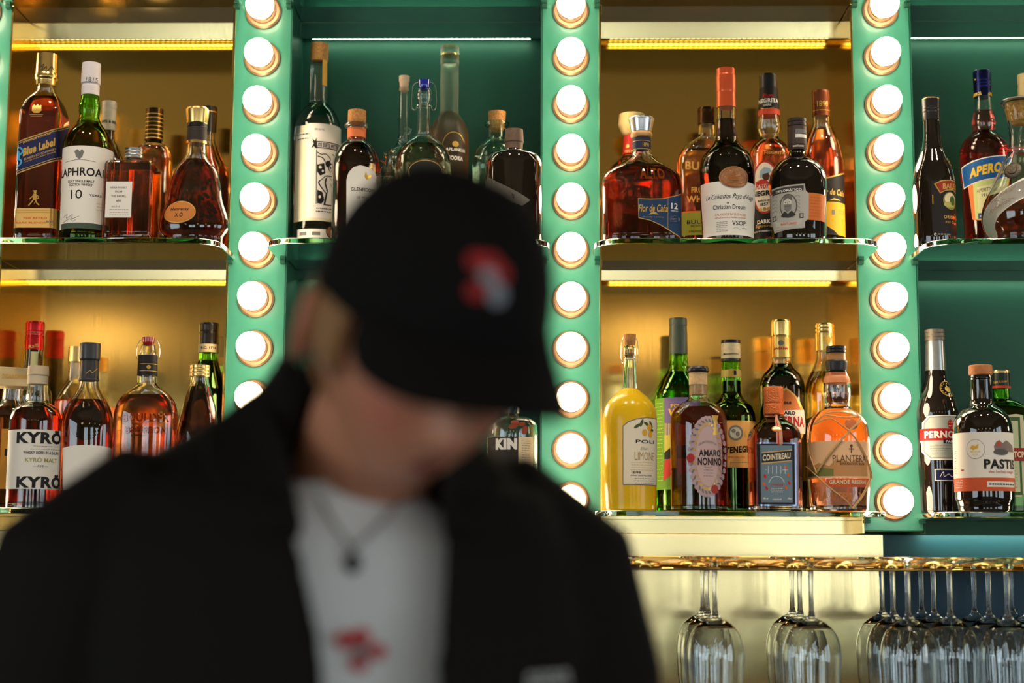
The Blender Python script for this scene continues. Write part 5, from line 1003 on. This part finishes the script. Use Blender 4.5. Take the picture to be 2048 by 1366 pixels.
def wine_glass_parts(root):
    zt = .0052
    foot = [(.0, .0002), (.0006, .034), (.0022, .0355), (.0034, .034), (.0044, .020), (.008, .0062), (.016, .0042)]
    def lathe(prof, name, N=44):
        mb = MB(); rings_mesh(mb, [(z, r, r, 2) for z, r in prof], N); return mb.build(name, M_WINEG, root, smooth=60)
    # foot lies on the rails, bowl hangs down: z measured downward from the foot's flat side
    h = lambda d: zt - d
    lathe([(h(d), max(r, .0002)) for d, r in foot][::-1], 'foot')
    lathe([(h(d), r) for d, r in ((.0161, .0041), (.045, .0034), (.075, .0036), (.082, .0052), (.0855, .0085))][::-1], 'stem')
    outer = [(.0856, .0082), (.088, .013), (.094, .0225), (.103, .032), (.116, .0375), (.130, .0400), (.142, .0405), (.158, .0393), (.180, .0385), (.205, .0335)]
    o2 = rpoly([(a, b_, 0) for a, b_ in outer], .006, 4); w = .0009
    inn = [(.0905, .0004), (.0912, .009), (.0955, .0205)] + [(d, r - w) for d, r, _ in o2 if d > .0985]
    mb = MB(); rings_mesh(mb, [(h(d), r, r, 2) for d, r, _ in o2][::-1], 44, cap0=False, cap1=True); rings_mesh(mb, [(h(d), r, r, 2) for d, r in inn][::-1], 44, cap0=False, cap1=True, flip=True)
    N = 44; V = []
    for d, r in ((o2[-1][0], o2[-1][1]), inn[-1]):
        x, y = ring(r, r, 2, N, 0); V += list(zip(x, y, [h(d)] * N))
    mb.add(V, [(k, N + k, N + (k + 1) % N, (k + 1) % N) for k in range(N)]); mb.build('bowl', M_WINEG, root, smooth=60)
M_WINEG = glass('wine_glass_crystal', (.99, 1, 1, 1), 0, 1.5)
proto = None; rowname = ['nearest', 'middle', 'farthest']
slots = [(2, 'leftmost full row of hanging glasses', 0), (4, 'second full row of hanging glasses', .0), (6, 'row at the edge of the brass panel', .0), (7, 'first row wholly before the blue panel', .0425), (8, 'second row before the blue panel', .0), (9, 'row cut by the right edge', .0425), (0, 'row half hidden by the jacket sleeve', .0)]
for si, nm, dy in slots:
    for r_ in range(3):
        if si == 0 and r_ > 1: continue
        y = YG + dy + r_ * .086
        o = empty('wine_glass', (GX[si] - (0.002 if r_ == 1 else 0), y, ZR), '%s empty wine glass hanging in the %s' % (rowname[r_], nm), 'wine glass', 'wine glasses hanging from the brass rack')
        if proto is None: wine_glass_parts(o); proto = o
        else:
            for ch in proto.children: c = ch.copy(); COL.objects.link(c); c.parent = o
            o.rotation_euler = (0, 0, random.random() * 3)
# ================================================================ the person in the foreground
from mathutils.bvhtree import BVHTree
BO = Vector((-.165, 1.25, 0)); BYAW = R(22)
LX = Vector((math.cos(BYAW), math.sin(BYAW), 0)); FX = Vector((math.sin(BYAW), -math.cos(BYAW), 0))
def bp(l, f, z): return BO + LX * l + FX * f + Vector((0, 0, z))
HC = Vector(P(846, 660, 1.13)); HS = 1.0
HM = Matrix.Translation(HC) @ Matrix.Rotation(R(24), 4, 'Z') @ Matrix.Rotation(R(34), 4, 'X') @ Matrix.Rotation(R(4), 4, 'Y') @ Matrix.Scale(HS, 4)
def gauss(x, s): return math.exp(-(x / s) ** 2)
def head_point(d):
    x, y, z = d                                # y negative = face
    fx, fy, fz = .0745 * x, .096 * y, (.102 if z > 0 else .118) * z
    s = max(0, -z)
    fx *= 1 - .34 * s ** 1.5; 
    if y > 0: fy *= 1 - .38 * s
    else: fy *= 1 - .10 * s ** 2; fx *= 1 + .06 * (-y) * (1 - abs(x))
    if y < 0:
        f = -y
        b = 0
        b += .021 * gauss(fx, .0115) * gauss(fz + .034, .015) + .010 * gauss(fx, .009) * gauss(fz + .012, .02)
        b += .006 * (gauss(fx - .013, .008) + gauss(fx + .013, .008)) * gauss(fz + .04, .009)
        b -= .010 * (gauss(fx - .031, .017) + gauss(fx + .031, .017)) * gauss(fz + .002, .013)
        b += .004 * gauss(abs(fx) - .028, .02) * gauss(fz - .022, .009)
        b += .006 * gauss(fx, .022) * (gauss(fz + .064, .0055) + gauss(fz + .077, .007)) - .004 * gauss(fx, .02) * gauss(fz + .0705, .003)
        b += .009 * gauss(fx, .022) * gauss(fz + .103, .014)
        b += .004 * gauss(abs(fx) - .046, .018) * gauss(fz + .03, .02)
        fy -= b * f
    return Vector((fx, fy, fz))
def head_grid(fn, N=96, K=64):
    V = []; F = []
    for j in range(K + 1):
        t = math.pi * (j / K)
        for i in range(N):
            a = 2 * math.pi * i / N; V.append(fn((math.sin(t) * math.cos(a), math.sin(t) * math.sin(a), math.cos(t))))
    for j in range(K):
        for i in range(N): F.append((j * N + i, (j + 1) * N + i, (j + 1) * N + (i + 1) % N, j * N + (i + 1) % N))
    return V, F
person = empty('person', (BO.x, BO.y, 0), 'person in black cap, open black jacket and white T-shirt, looking down, out of focus', 'person')
def attach(o):
    o.parent = person; o.matrix_parent_inverse = Matrix.Translation(-Vector((BO.x, BO.y, 0))); return o
body = MB()
V, F = head_grid(lambda d: HM @ head_point(d)); body.add(V, F)
# ears
for sg in (-1, 1):
    def ear(d):
        x, y, z = d; q = Vector((.007 * x, .017 * y, .031 * z)); 
        q.x += .006 * sg * (abs(y) ** 2 + .6 * abs(z) ** 3) - .004 * sg * gauss(math.hypot(y, z), .5)
        return HM @ (Matrix.Rotation(R(14) * sg, 3, 'Z') @ q + Vector((sg * .083, .012, -.012)))
    V, F = head_grid(ear, 24, 16); body.add(V, F)
nb = HM @ Vector((0, .035, -.05))
body.tube([bp(0, -.02, 1.38), bp(0, -.015, 1.44), bp(.018, 0, 1.475), nb + Vector((-.004, .0, -.03)), nb], [.075, .062, .055, .053, .05], 28)
def loft(mb, rings, N=48, f=lambda t: 1):
    V = []; F = []
    for z, a, b, fo in rings:
        for k in range(N):
            t = 2 * math.pi * k / N; c, s = math.cos(t), math.sin(t); n = 2.4
            V.append(bp(math.copysign(abs(c) ** (2 / n), c) * a, fo + math.copysign(abs(s) ** (2 / n), s) * b, z))
    K = len(rings)
    for j in range(K - 1):
        for k in range(N): F.append((j * N + k, j * N + (k + 1) % N, (j + 1) * N + (k + 1) % N, (j + 1) * N + k))
    F += [tuple(range(N))[::-1], tuple((K - 1) * N + k for k in range(N))]; mb.add(V, F)
loft(body, [(.84, .13, .10, 0), (.95, .15, .11, 0), (1.08, .14, .10, 0), (1.25, .155, .105, 0), (1.36, .165, .10, 0), (1.42, .15, .085, -.01), (1.455, .09, .065, -.01), (1.47, .05, .05, 0)])
for sg in (-1, 1):
    body.tube([bp(sg * .13, -.01, 1.40), bp(sg * .185, -.01, 1.37), bp(sg * .20, -.01, 1.26), bp(sg * .205, -.02, 1.13), bp(sg * .20, .03, 1.02), bp(sg * .175, .08, .95)], [.045, .052, .047, .040, .034, .028], 20)
    hb = bp(sg * .172, .085, .945)
    body.tube([hb, bp(sg * .165, .10, .90), bp(sg * .16, .105, .87)], [.028, .033, .026], 16)
    for q in range(4): body.tube([bp(sg * (.16 + (q - 1.5) * .003), .105 + (q - 1.5) * .017, .885), bp(sg * .157, .105 + (q - 1.5) * .017, .845), bp(sg * .152, .10 + (q - 1.5) * .014, .812 + .006 * abs(q - 1.2))], [.0095, .0085, .007], 10)
    body.tube([bp(sg * .165, .12, .90), bp(sg * .155, .145, .875), bp(sg * .15, .15, .845)], [.012, .010, .008], 10)
    body.tube([bp(sg * .075, 0, .90), bp(sg * .085, .01, .70), bp(sg * .09, .015, .48), bp(sg * .09, -.005, .30), bp(sg * .09, -.01, .07)], [.09, .075, .055, .052, .036], 24)
    body.tube([bp(sg * .09, -.03, .045), bp(sg * .095, .06, .035), bp(sg * .10, .14, .025)], [.038, .036, .022], 16)
# skin, with pinker lips, cheeks and ears as colour of the skin itself
m_skin = pbr('skin', srgb(206, 138, 104), .5, noise=.06, nscale=30); nt = m_skin.node_tree; bs = nt.nodes['Principled BSDF']; bs.inputs['Subsurface Weight'].default_value = .15; bs.inputs['Subsurface Radius'].default_value = (.01, .004, .002)
geo = nt.nodes.new('ShaderNodeNewGeometry'); prev = bs.inputs['Base Color'].links[0].from_socket
for pt, rad, colr, amt in (((0, -.097, -.0705), .021, srgb(138, 34, 44), 1), ((-.042, -.075, -.035), .030, srgb(222, 120, 104), .5), ((.042, -.075, -.035), .030, srgb(222, 120, 104), .5), ((-.08, .012, -.012), .03, srgb(206, 110, 90), .5), ((0, -.12, -.036), .014, srgb(206, 120, 104), .4)):
    wp = HM @ Vector(pt); ds = nt.nodes.new('ShaderNodeVectorMath'); ds.operation = 'SUBTRACT'; ds.inputs[1].default_value = wp; nt.links.new(geo.outputs['Position'], ds.inputs[0])
    rot = nt.nodes.new('ShaderNodeVectorRotate'); rot.rotation_type = 'EULER_XYZ'; rot.invert = True; rot.inputs['Rotation'].default_value = HM.to_euler(); nt.links.new(ds.outputs[0], rot.inputs[0])
    sc = nt.nodes.new('ShaderNodeVectorMath'); sc.operation = 'MULTIPLY'; sc.inputs[1].default_value = (1, .8, 2.1 if rad == .021 else 1); nt.links.new(rot.outputs[0], sc.inputs[0])
    ln = nt.nodes.new('ShaderNodeVectorMath'); ln.operation = 'LENGTH'; nt.links.new(sc.outputs[0], ln.inputs[0])
    mr = nt.nodes.new('ShaderNodeMapRange'); mr.inputs[1].default_value = rad * 1.15; mr.inputs[2].default_value = rad * (.9 if rad == .021 else .1); mr.inputs[3].default_value = 0; mr.inputs[4].default_value = amt; nt.links.new(ln.outputs['Value'], mr.inputs[0])
    mx = nt.nodes.new('ShaderNodeMix'); mx.data_type = 'RGBA'; mx.inputs[7].default_value = colr; nt.links.new(mr.outputs[0], mx.inputs[0]); nt.links.new(prev, mx.inputs[6]); prev = mx.outputs[2]
nt.links.new(prev, bs.inputs['Base Color'])
bo = body.build('body', m_skin, None, 0); bo.data.polygons.foreach_set('use_smooth', [True] * len(bo.data.polygons))
rm = bo.modifiers.new('remesh', 'REMESH'); rm.mode = 'VOXEL'; rm.voxel_size = .0042; rm.use_smooth_shade = True
sm = bo.modifiers.new('smooth', 'SMOOTH'); sm.factor = .5; sm.iterations = 2
attach(bo)
# eyes, closed lids looking down, brows
for sg in (-1, 1):
    V, F = head_grid(lambda d: HM @ (Vector(d) * .0115 + Vector((sg * .031, -.0765, -.003))), 24, 16)
    m = MB(); m.add(V, F); e = m.build('eye', pbr('eye_white', srgb(226, 220, 212), .15)); attach(e)
    m = MB(); V, F = head_grid(lambda d: HM @ (Vector((d[0] * .0128, d[1] * .0125, max(d[2], -.35) * .0125)) + Vector((sg * .031, -.0768, -.0025))), 24, 16); m.add(V, F); attach(m.build('eyelid', m_skin))
    m = MB(); m.tube([HM @ Vector((sg * (.014 + .011 * k), -.0985 + .0045 * k, .018 + .003 * math.sin(k * 1.05))) for k in range(4)], [.002, .0032, .003, .001], 8); attach(m.build('eyebrow', pbr('brow_hair', srgb(120, 84, 52), .8)))
# hair below the cap: back of the head and sideburns
def hair_pt(d):
    p = head_point(d); n = Vector(p).normalized(); return p + n * (.007 + .002 * math.sin(40 * math.atan2(d[1], d[0])))
V = []; F = []; NI, NK = 64, 22
for k in range(NK + 1):
    t = R(70) + (R(128) - R(70)) * k / NK
    for i in range(NI + 1):
        a0, a1 = R(-24), R(204)
        a = a0 + (a1 - a0) * i / NI; d = (math.sin(t) * math.cos(a), math.sin(t) * math.sin(a), math.cos(t)); th_ = 1 - (k / NK) ** 6
        p = head_point(d); n = p.normalized(); V.append(HM @ (p + n * (.009 * th_ + .0016 * math.sin(i * 2.1) * th_ - .0005)))
keep = lambda i, k: not ((i < 9 or i > NI - 10) and k > 11)
for k in range(NK):
    for i in range(NI):
        if keep(i, k): F.append((k * (NI + 1) + i, (k + 1) * (NI + 1) + i, (k + 1) * (NI + 1) + i + 1, k * (NI + 1) + i + 1))
m = MB(); m.add(V, F); ho = m.build('hair', pbr('light_brown_hair', srgb(176, 122, 64), .6, noise=.5, nscale=220, sheen=.3)); so = ho.modifiers.new('solid', 'SOLIDIFY'); so.thickness = .006; so.offset = -1; attach(ho)
# cap
M_CAP = pbr('black_cotton', (.006, .0045, .004, 1), .9, spec=.2, noise=.2, nscale=800)
def cap_pt(a, t, off=0):
    """a: angle round the head, t: 0 rim .. 1 crown top"""
    th_ = R(84) * (1 - t); r = 1.0
    x = math.sin(th_) ** .82 * math.cos(a) * .0835; y = math.sin(th_) ** .82 * math.sin(a) * .1035; z = .006 + .115 * math.cos(th_) ** .86 - (.004 if math.sin(a) > 0 else 0)
    f = max(0, -math.sin(a)); z += .004 * f * (1 - t); y -= .004 * f * (t * (1 - t)) * 4
    seam = .0009 * max(0, 1 - abs(((a / (math.pi / 3)) % 1) - .5) * -40 - 20) if False else 0
    q = Vector((x, y, z)); n = Vector((x / .0835 ** 2, y / .1035 ** 2, max(z, .001) / .118 ** 2)).normalized()
    k = ((a + math.pi / 2) / (math.pi / 3)) % 1; k = min(k, 1 - k); q -= n * .0012 * math.exp(-(k / .03) ** 2)
    return q + n * off
V = []; F = []; NA, NT = 96, 26
for j in range(NT + 1):
    for i in range(NA): V.append(HM @ cap_pt(2 * math.pi * i / NA, j / NT * .999))
for j in range(NT):
    for i in range(NA): F.append((j * NA + i, j * NA + (i + 1) % NA, (j + 1) * NA + (i + 1) % NA, (j + 1) * NA + i))
m = MB(); m.add(V, F); co = m.build('cap', M_CAP); so = co.modifiers.new('solid', 'SOLIDIFY'); so.thickness = .002; so.offset = -1; attach(co)
m = MB(); V, F = head_grid(lambda d: HM @ (Vector((d[0] * .006, d[1] * .006, d[2] * .003)) + cap_pt(0, .999, 0)), 16, 10); m.add(V, F); o = m.build('cap_button', M_CAP); o.parent = co
V = []; F = []; NA, NT = 40, 14
for j in range(NT + 1):
    for i in range(NA + 1):
        u = -1 + 2 * i / NA; a = -math.pi / 2 + u * R(58); b_ = cap_pt(a, .05, .0008)
        ext = .064 * (1 - abs(u) ** 2.6) ** .5 * j / NT
        dirv = Vector((math.cos(a) * .35, -1, 0)).normalized(); q = b_ + dirv * ext
        arch = ((q.x / .085) ** 2); V.append(HM @ Vector((q.x, q.y, b_.z - .022 * arch * (j / NT) - .012 * (j / NT))))
for j in range(NT):
    for i in range(NA): F.append((j * (NA + 1) + i, (j + 1) * (NA + 1) + i, (j + 1) * (NA + 1) + i + 1, j * (NA + 1) + i + 1))
m = MB(); m.add(V, F); o = m.build('brim', M_CAP); so = o.modifiers.new('solid', 'SOLIDIFY'); so.thickness = .003; so.offset = 0; o.parent = co
# embroidered patch on the cap front
def cap_patch(pts, off, col, nm, rr=1):
    mb = MB(); n = 20; V = []; F = []
    for (a, t, ra, rt_) in pts:
        b0_ = len(V); V.append(HM @ cap_pt(a, t, off))
        for ring_ in (.5, 1):
            for k in range(n): V.append(HM @ cap_pt(a + ra * ring_ * math.cos(2 * math.pi * k / n), t + rt_ * ring_ * math.sin(2 * math.pi * k / n), off * (1 if ring_ < 1 else .6)))
        for k in range(n): F += [(b0_, b0_ + 1 + k, b0_ + 1 + (k + 1) % n), (b0_ + 1 + k, b0_ + 1 + n + k, b0_ + 1 + n + (k + 1) % n, b0_ + 1 + (k + 1) % n)]
    mb.add(V, F); o = mb.build(nm, col); o.parent = co; return o
A0 = -math.pi / 2
EMB = [(A0 - .19, .44, .10, .045), (A0 - .05, .45, .12, .045), (A0 + .07, .40, .09, .05)]
cap_patch(EMB, .0018, pbr('red_embroidery', srgb(176, 36, 34), .8), 'red_embroidery')
cap_patch([(A0 - .05, .38, .10, .04), (A0 + .05, .30, .085, .05)], .0022, pbr('grey_white_embroidery', srgb(150, 154, 160), .8), 'white_embroidery')
cap_patch([(A0 - .15, .30, .085, .04)], .002, MAT['red_embroidery'], 'red_embroidery')
# T-shirt
SH = [(.93, .16, .122, 0), (1.10, .150, .115, 0), (1.25, .165, .118, 0), (1.36, .178, .112, 0), (1.42, .155, .098, -.004), (1.443, .105, .082, -.004), (1.455, .080, .074, -.004), (1.465, .070, .068, -.004), (1.470, .067, .065, -.004)]
m = MB(); loft(m, SH, 64); M_TEE = pbr('white_cotton', srgb(226, 228, 226), .85, bump=.3, nscale=26)
tee = m.build('t_shirt', M_TEE, None, 60); ss = tee.modifiers.new('sub', 'SUBSURF'); ss.levels = 1; ss.render_levels = 1; attach(tee)
bv = BVHTree.FromPolygons([tuple(v) for v in m.V], m.F)
def hit(px, py, off=.004):
    d = FW + RT * ((px - 1024) / F_PX) + UP * (-(py - 683) / F_PX); d = Vector([float(c) for c in d]).normalized()
    l, n, i, t = bv.ray_cast(Vector((0, 0, 1.42)), d, 5)
    if l is None: return Vector([float(c) for c in P(px, py, 1.12)])
    if n.dot(d) > 0: n = -n
    return l + n * off
def decal(name, blobs, mat, parent, off):
    mb = MB(); n = 18
    for cx_, cy2, rx_, ry_ in blobs:
        V = [hit(cx_, cy2, off)]
        for rr in (.5, 1): V += [hit(cx_ + rx_ * rr * math.cos(2 * math.pi * k / n), cy2 + ry_ * rr * math.sin(2 * math.pi * k / n), off) for k in range(n)]
        F = [(0, 1 + k, 1 + (k + 1) % n) for k in range(n)] + [(1 + k, 1 + n + k, 1 + n + (k + 1) % n, 1 + (k + 1) % n) for k in range(n)]
        mb.add(V, F)
    o = mb.build(name, mat); o.parent = parent; o.matrix_parent_inverse = Matrix.Identity(4); return o
decal('red_print', [(690, 1280, 19, 17), (722, 1275, 18, 19), (754, 1303, 17, 17), (718, 1325, 18, 20)], pbr('red_shirt_print', srgb(190, 20, 34), .7), tee, .0016)
decal('grey_print', [(722, 1303, 15, 15)], pbr('grey_shirt_print', srgb(130, 134, 132), .7), tee, .0024)
m = MB(); m.tube([bp(.067 * math.cos(t), -.004 + .064 * math.sin(t), 1.469) for t in np.linspace(0, 2 * math.pi, 40, endpoint=False)], .0035, 8, closed=True); o = m.build('neckband', M_TEE); o.parent = tee
# necklace
m = MB(); m.tube([hit(x_, y_, .003) for x_, y_ in curvepts([(640, 1000), (662, 1045), (690, 1085), (703, 1100), (722, 1086), (765, 1045), (800, 1000)], 6)], .0011, 6)
nk = m.build('necklace', pbr('silver_chain', (.30, .29, .28, 1), .35, metal=1)); attach(nk)
m = MB(); c_ = hit(704, 1128, .003); V, F = head_grid(lambda d: c_ + Vector((d[0] * .0062, d[1] * .002, d[2] * .0078)), 20, 14); m.add(V, F); m.tube([hit(703, 1100, .003), hit(704, 1116, .003)], .0012, 6); o = m.build('pendant', pbr('dark_pendant', (.05, .05, .05, 1), .3, metal=.9)); o.parent = nk
# jacket: open at the front, standing collar, sleeves
JR = [(.86, .205, .155, 0, 8, 0), (1.0, .205, .155, 0, 8, 0), (1.15, .20, .152, 0, 8, 0), (1.28, .205, .150, 0, 8.5, 0), (1.36, .208, .142, 0, 10, 0), (1.42, .205, .130, -.005, 13, 0), (1.468, .182, .115, -.012, 18, 0), (1.498, .142, .103, -.018, 25, .004), (1.520, .110, .096, -.018, 34, .010), (1.538, .090, .090, -.016, 42, .018), (1.556, .080, .086, -.014, 55, .026), (1.575, .075, .084, -.014, 80, .032)]
mb = MB(); NJ = 60; K = len(JR); V = []; T_ = .010
for z, a, b_, fo, oa, lsh in JR:
    a0 = R(oa)
    for layer in (0, T_):
        for k in range(NJ + 1):
            t = math.pi / 2 + a0 + (2 * math.pi - 2 * a0) * k / NJ; c, s_ = math.cos(t), math.sin(t); n = 2.3
            zz = z - .034 * max(0, s_) * min(1, max(0, (z - 1.46) / .04)) - .022 * max(0, c) * min(1, max(0, (z - 1.51) / .04))
            V.append(bp(lsh + math.copysign(abs(c) ** (2 / n), c) * (a - layer), fo + math.copysign(abs(s_) ** (2 / n), s_) * (b_ - layer), zz))
W = NJ + 1; F = []
for j in range(K - 1):
    o1, o2_ = j * 2 * W, (j + 1) * 2 * W
    for k in range(NJ):
        F.append((o1 + k, o1 + k + 1, o2_ + k + 1, o2_ + k)); F.append((o1 + W + k, o2_ + W + k, o2_ + W + k + 1, o1 + W + k + 1))
    F += [(o1, o2_, o2_ + W, o1 + W), (o1 + NJ, o1 + W + NJ, o2_ + W + NJ, o2_ + NJ)]
for k in range(NJ): F += [(k, W + k, W + k + 1, k + 1), ((K - 1) * 2 * W + k, (K - 1) * 2 * W + k + 1, (K - 1) * 2 * W + W + k + 1, (K - 1) * 2 * W + W + k)]
mb.add(V, F)
for sg in (-1, 1):
    mb.tube([bp(sg * .07, -.015, 1.452), bp(sg * .14, -.012, 1.440), bp(sg * .185, -.008, 1.402), bp(sg * .205, -.005, 1.32), bp(sg * .21, -.005, 1.22), bp(sg * .215, -.01, 1.13), bp(sg * .207, .03, 1.03), bp(sg * .19, .075, .965)], [.040, .066, .076, .074, .070, .066, .058, .050], 28)
M_JK = pbr('black_jacket_cloth', (.007, .005, .004, 1), .85, spec=.2, bump=.25, nscale=24)
jk = mb.build('jacket', M_JK, None, 0); rm = jk.modifiers.new('remesh', 'REMESH'); rm.mode = 'VOXEL'; rm.voxel_size = .0045; rm.use_smooth_shade = True; sm = jk.modifiers.new('smooth', 'SMOOTH'); sm.iterations = 3; attach(jk)
# collar leaves folded out over the lapels
for sg in (-1, 1):
    m = MB(); pts = [bp(.012 + sg * .098, -.02, 1.52), bp(sg * .108, .02, 1.50), bp(sg * .112, .062, 1.468), bp(sg * .085, .105, 1.42), bp(sg * .054, .110, 1.43), bp(sg * .058, .083, 1.475), bp(.010 + sg * .072, .04, 1.512), bp(.018 + sg * .085, -.02, 1.535)]
    n = len(pts); c_ = sum(pts, Vector()) / n; off = (FX * .008 + Vector((0, 0, .010)))
    m.add([c_ + off * 1.4] + [p + off for p in pts] + [c_ - off * .2] + [p for p in pts], [(0, 1 + k, 1 + (k + 1) % n) for k in range(n)] + [(n + 1, n + 2 + (k + 1) % n, n + 2 + k) for k in range(n)] + [(1 + k, n + 2 + k, n + 2 + (k + 1) % n, 1 + (k + 1) % n) for k in range(n)])
    o = m.build('collar', M_JK, None, 60); o.parent = jk
# white woven mark on the wearer's left chest
jb = BVHTree.FromPolygons([tuple(v) for v in mb.V], mb.F)
def jhit(px, py, off=.003):
    d = FW + RT * ((px - 1024) / F_PX) + UP * (-(py - 683) / F_PX); d = Vector([float(c) for c in d]).normalized()
    l, nn, i, t = jb.ray_cast(Vector((0, 0, 1.42)), d, 5)
    if nn.dot(d) > 0: nn = -nn
    return l + nn * off
m = MB()
for k in range(4):
    x_ = 1050 + k * 21; m.tube([jhit(x_, 1362 - k * 2), jhit(x_ + 5, 1350 - k * 2), jhit(x_ + 13, 1350 - k * 2), jhit(x_ + 15, 1362 - k * 2)], .0013, 6)
m.tube([jhit(1050, 1370), jhit(1130, 1362)], .0012, 6)
o = m.build('chest_mark', pbr('white_thread', srgb(210, 210, 206), .8)); o.parent = jk
# trousers and shoes
mb = MB(); loft(mb, [(.82, .15, .12, 0), (.90, .165, .13, 0), (1.0, .16, .122, 0), (1.03, .158, .12, 0)])
for sg in (-1, 1): mb.tube([bp(sg * .075, 0, .90), bp(sg * .085, .01, .70), bp(sg * .09, .015, .48), bp(sg * .09, 0, .30), bp(sg * .09, -.005, .07)], [.10, .092, .078, .074, .07], 24)
tr = mb.build('trousers', pbr('dark_trousers', (.02, .02, .024, 1), .85), None, 0); rm = tr.modifiers.new('remesh', 'REMESH'); rm.mode = 'VOXEL'; rm.voxel_size = .008; rm.use_smooth_shade = True; attach(tr)
for sg in (-1, 1):
    V, F = head_grid(lambda d: bp(sg * .095 + d[0] * .05, .055 + d[1] * .145, .001 + max(0, .042 + d[2] * (.052 - .02 * d[1]))), 28, 18); m = MB(); m.add(V, F); attach(m.build('shoe', pbr('black_leather', (.015, .014, .014, 1), .4)))
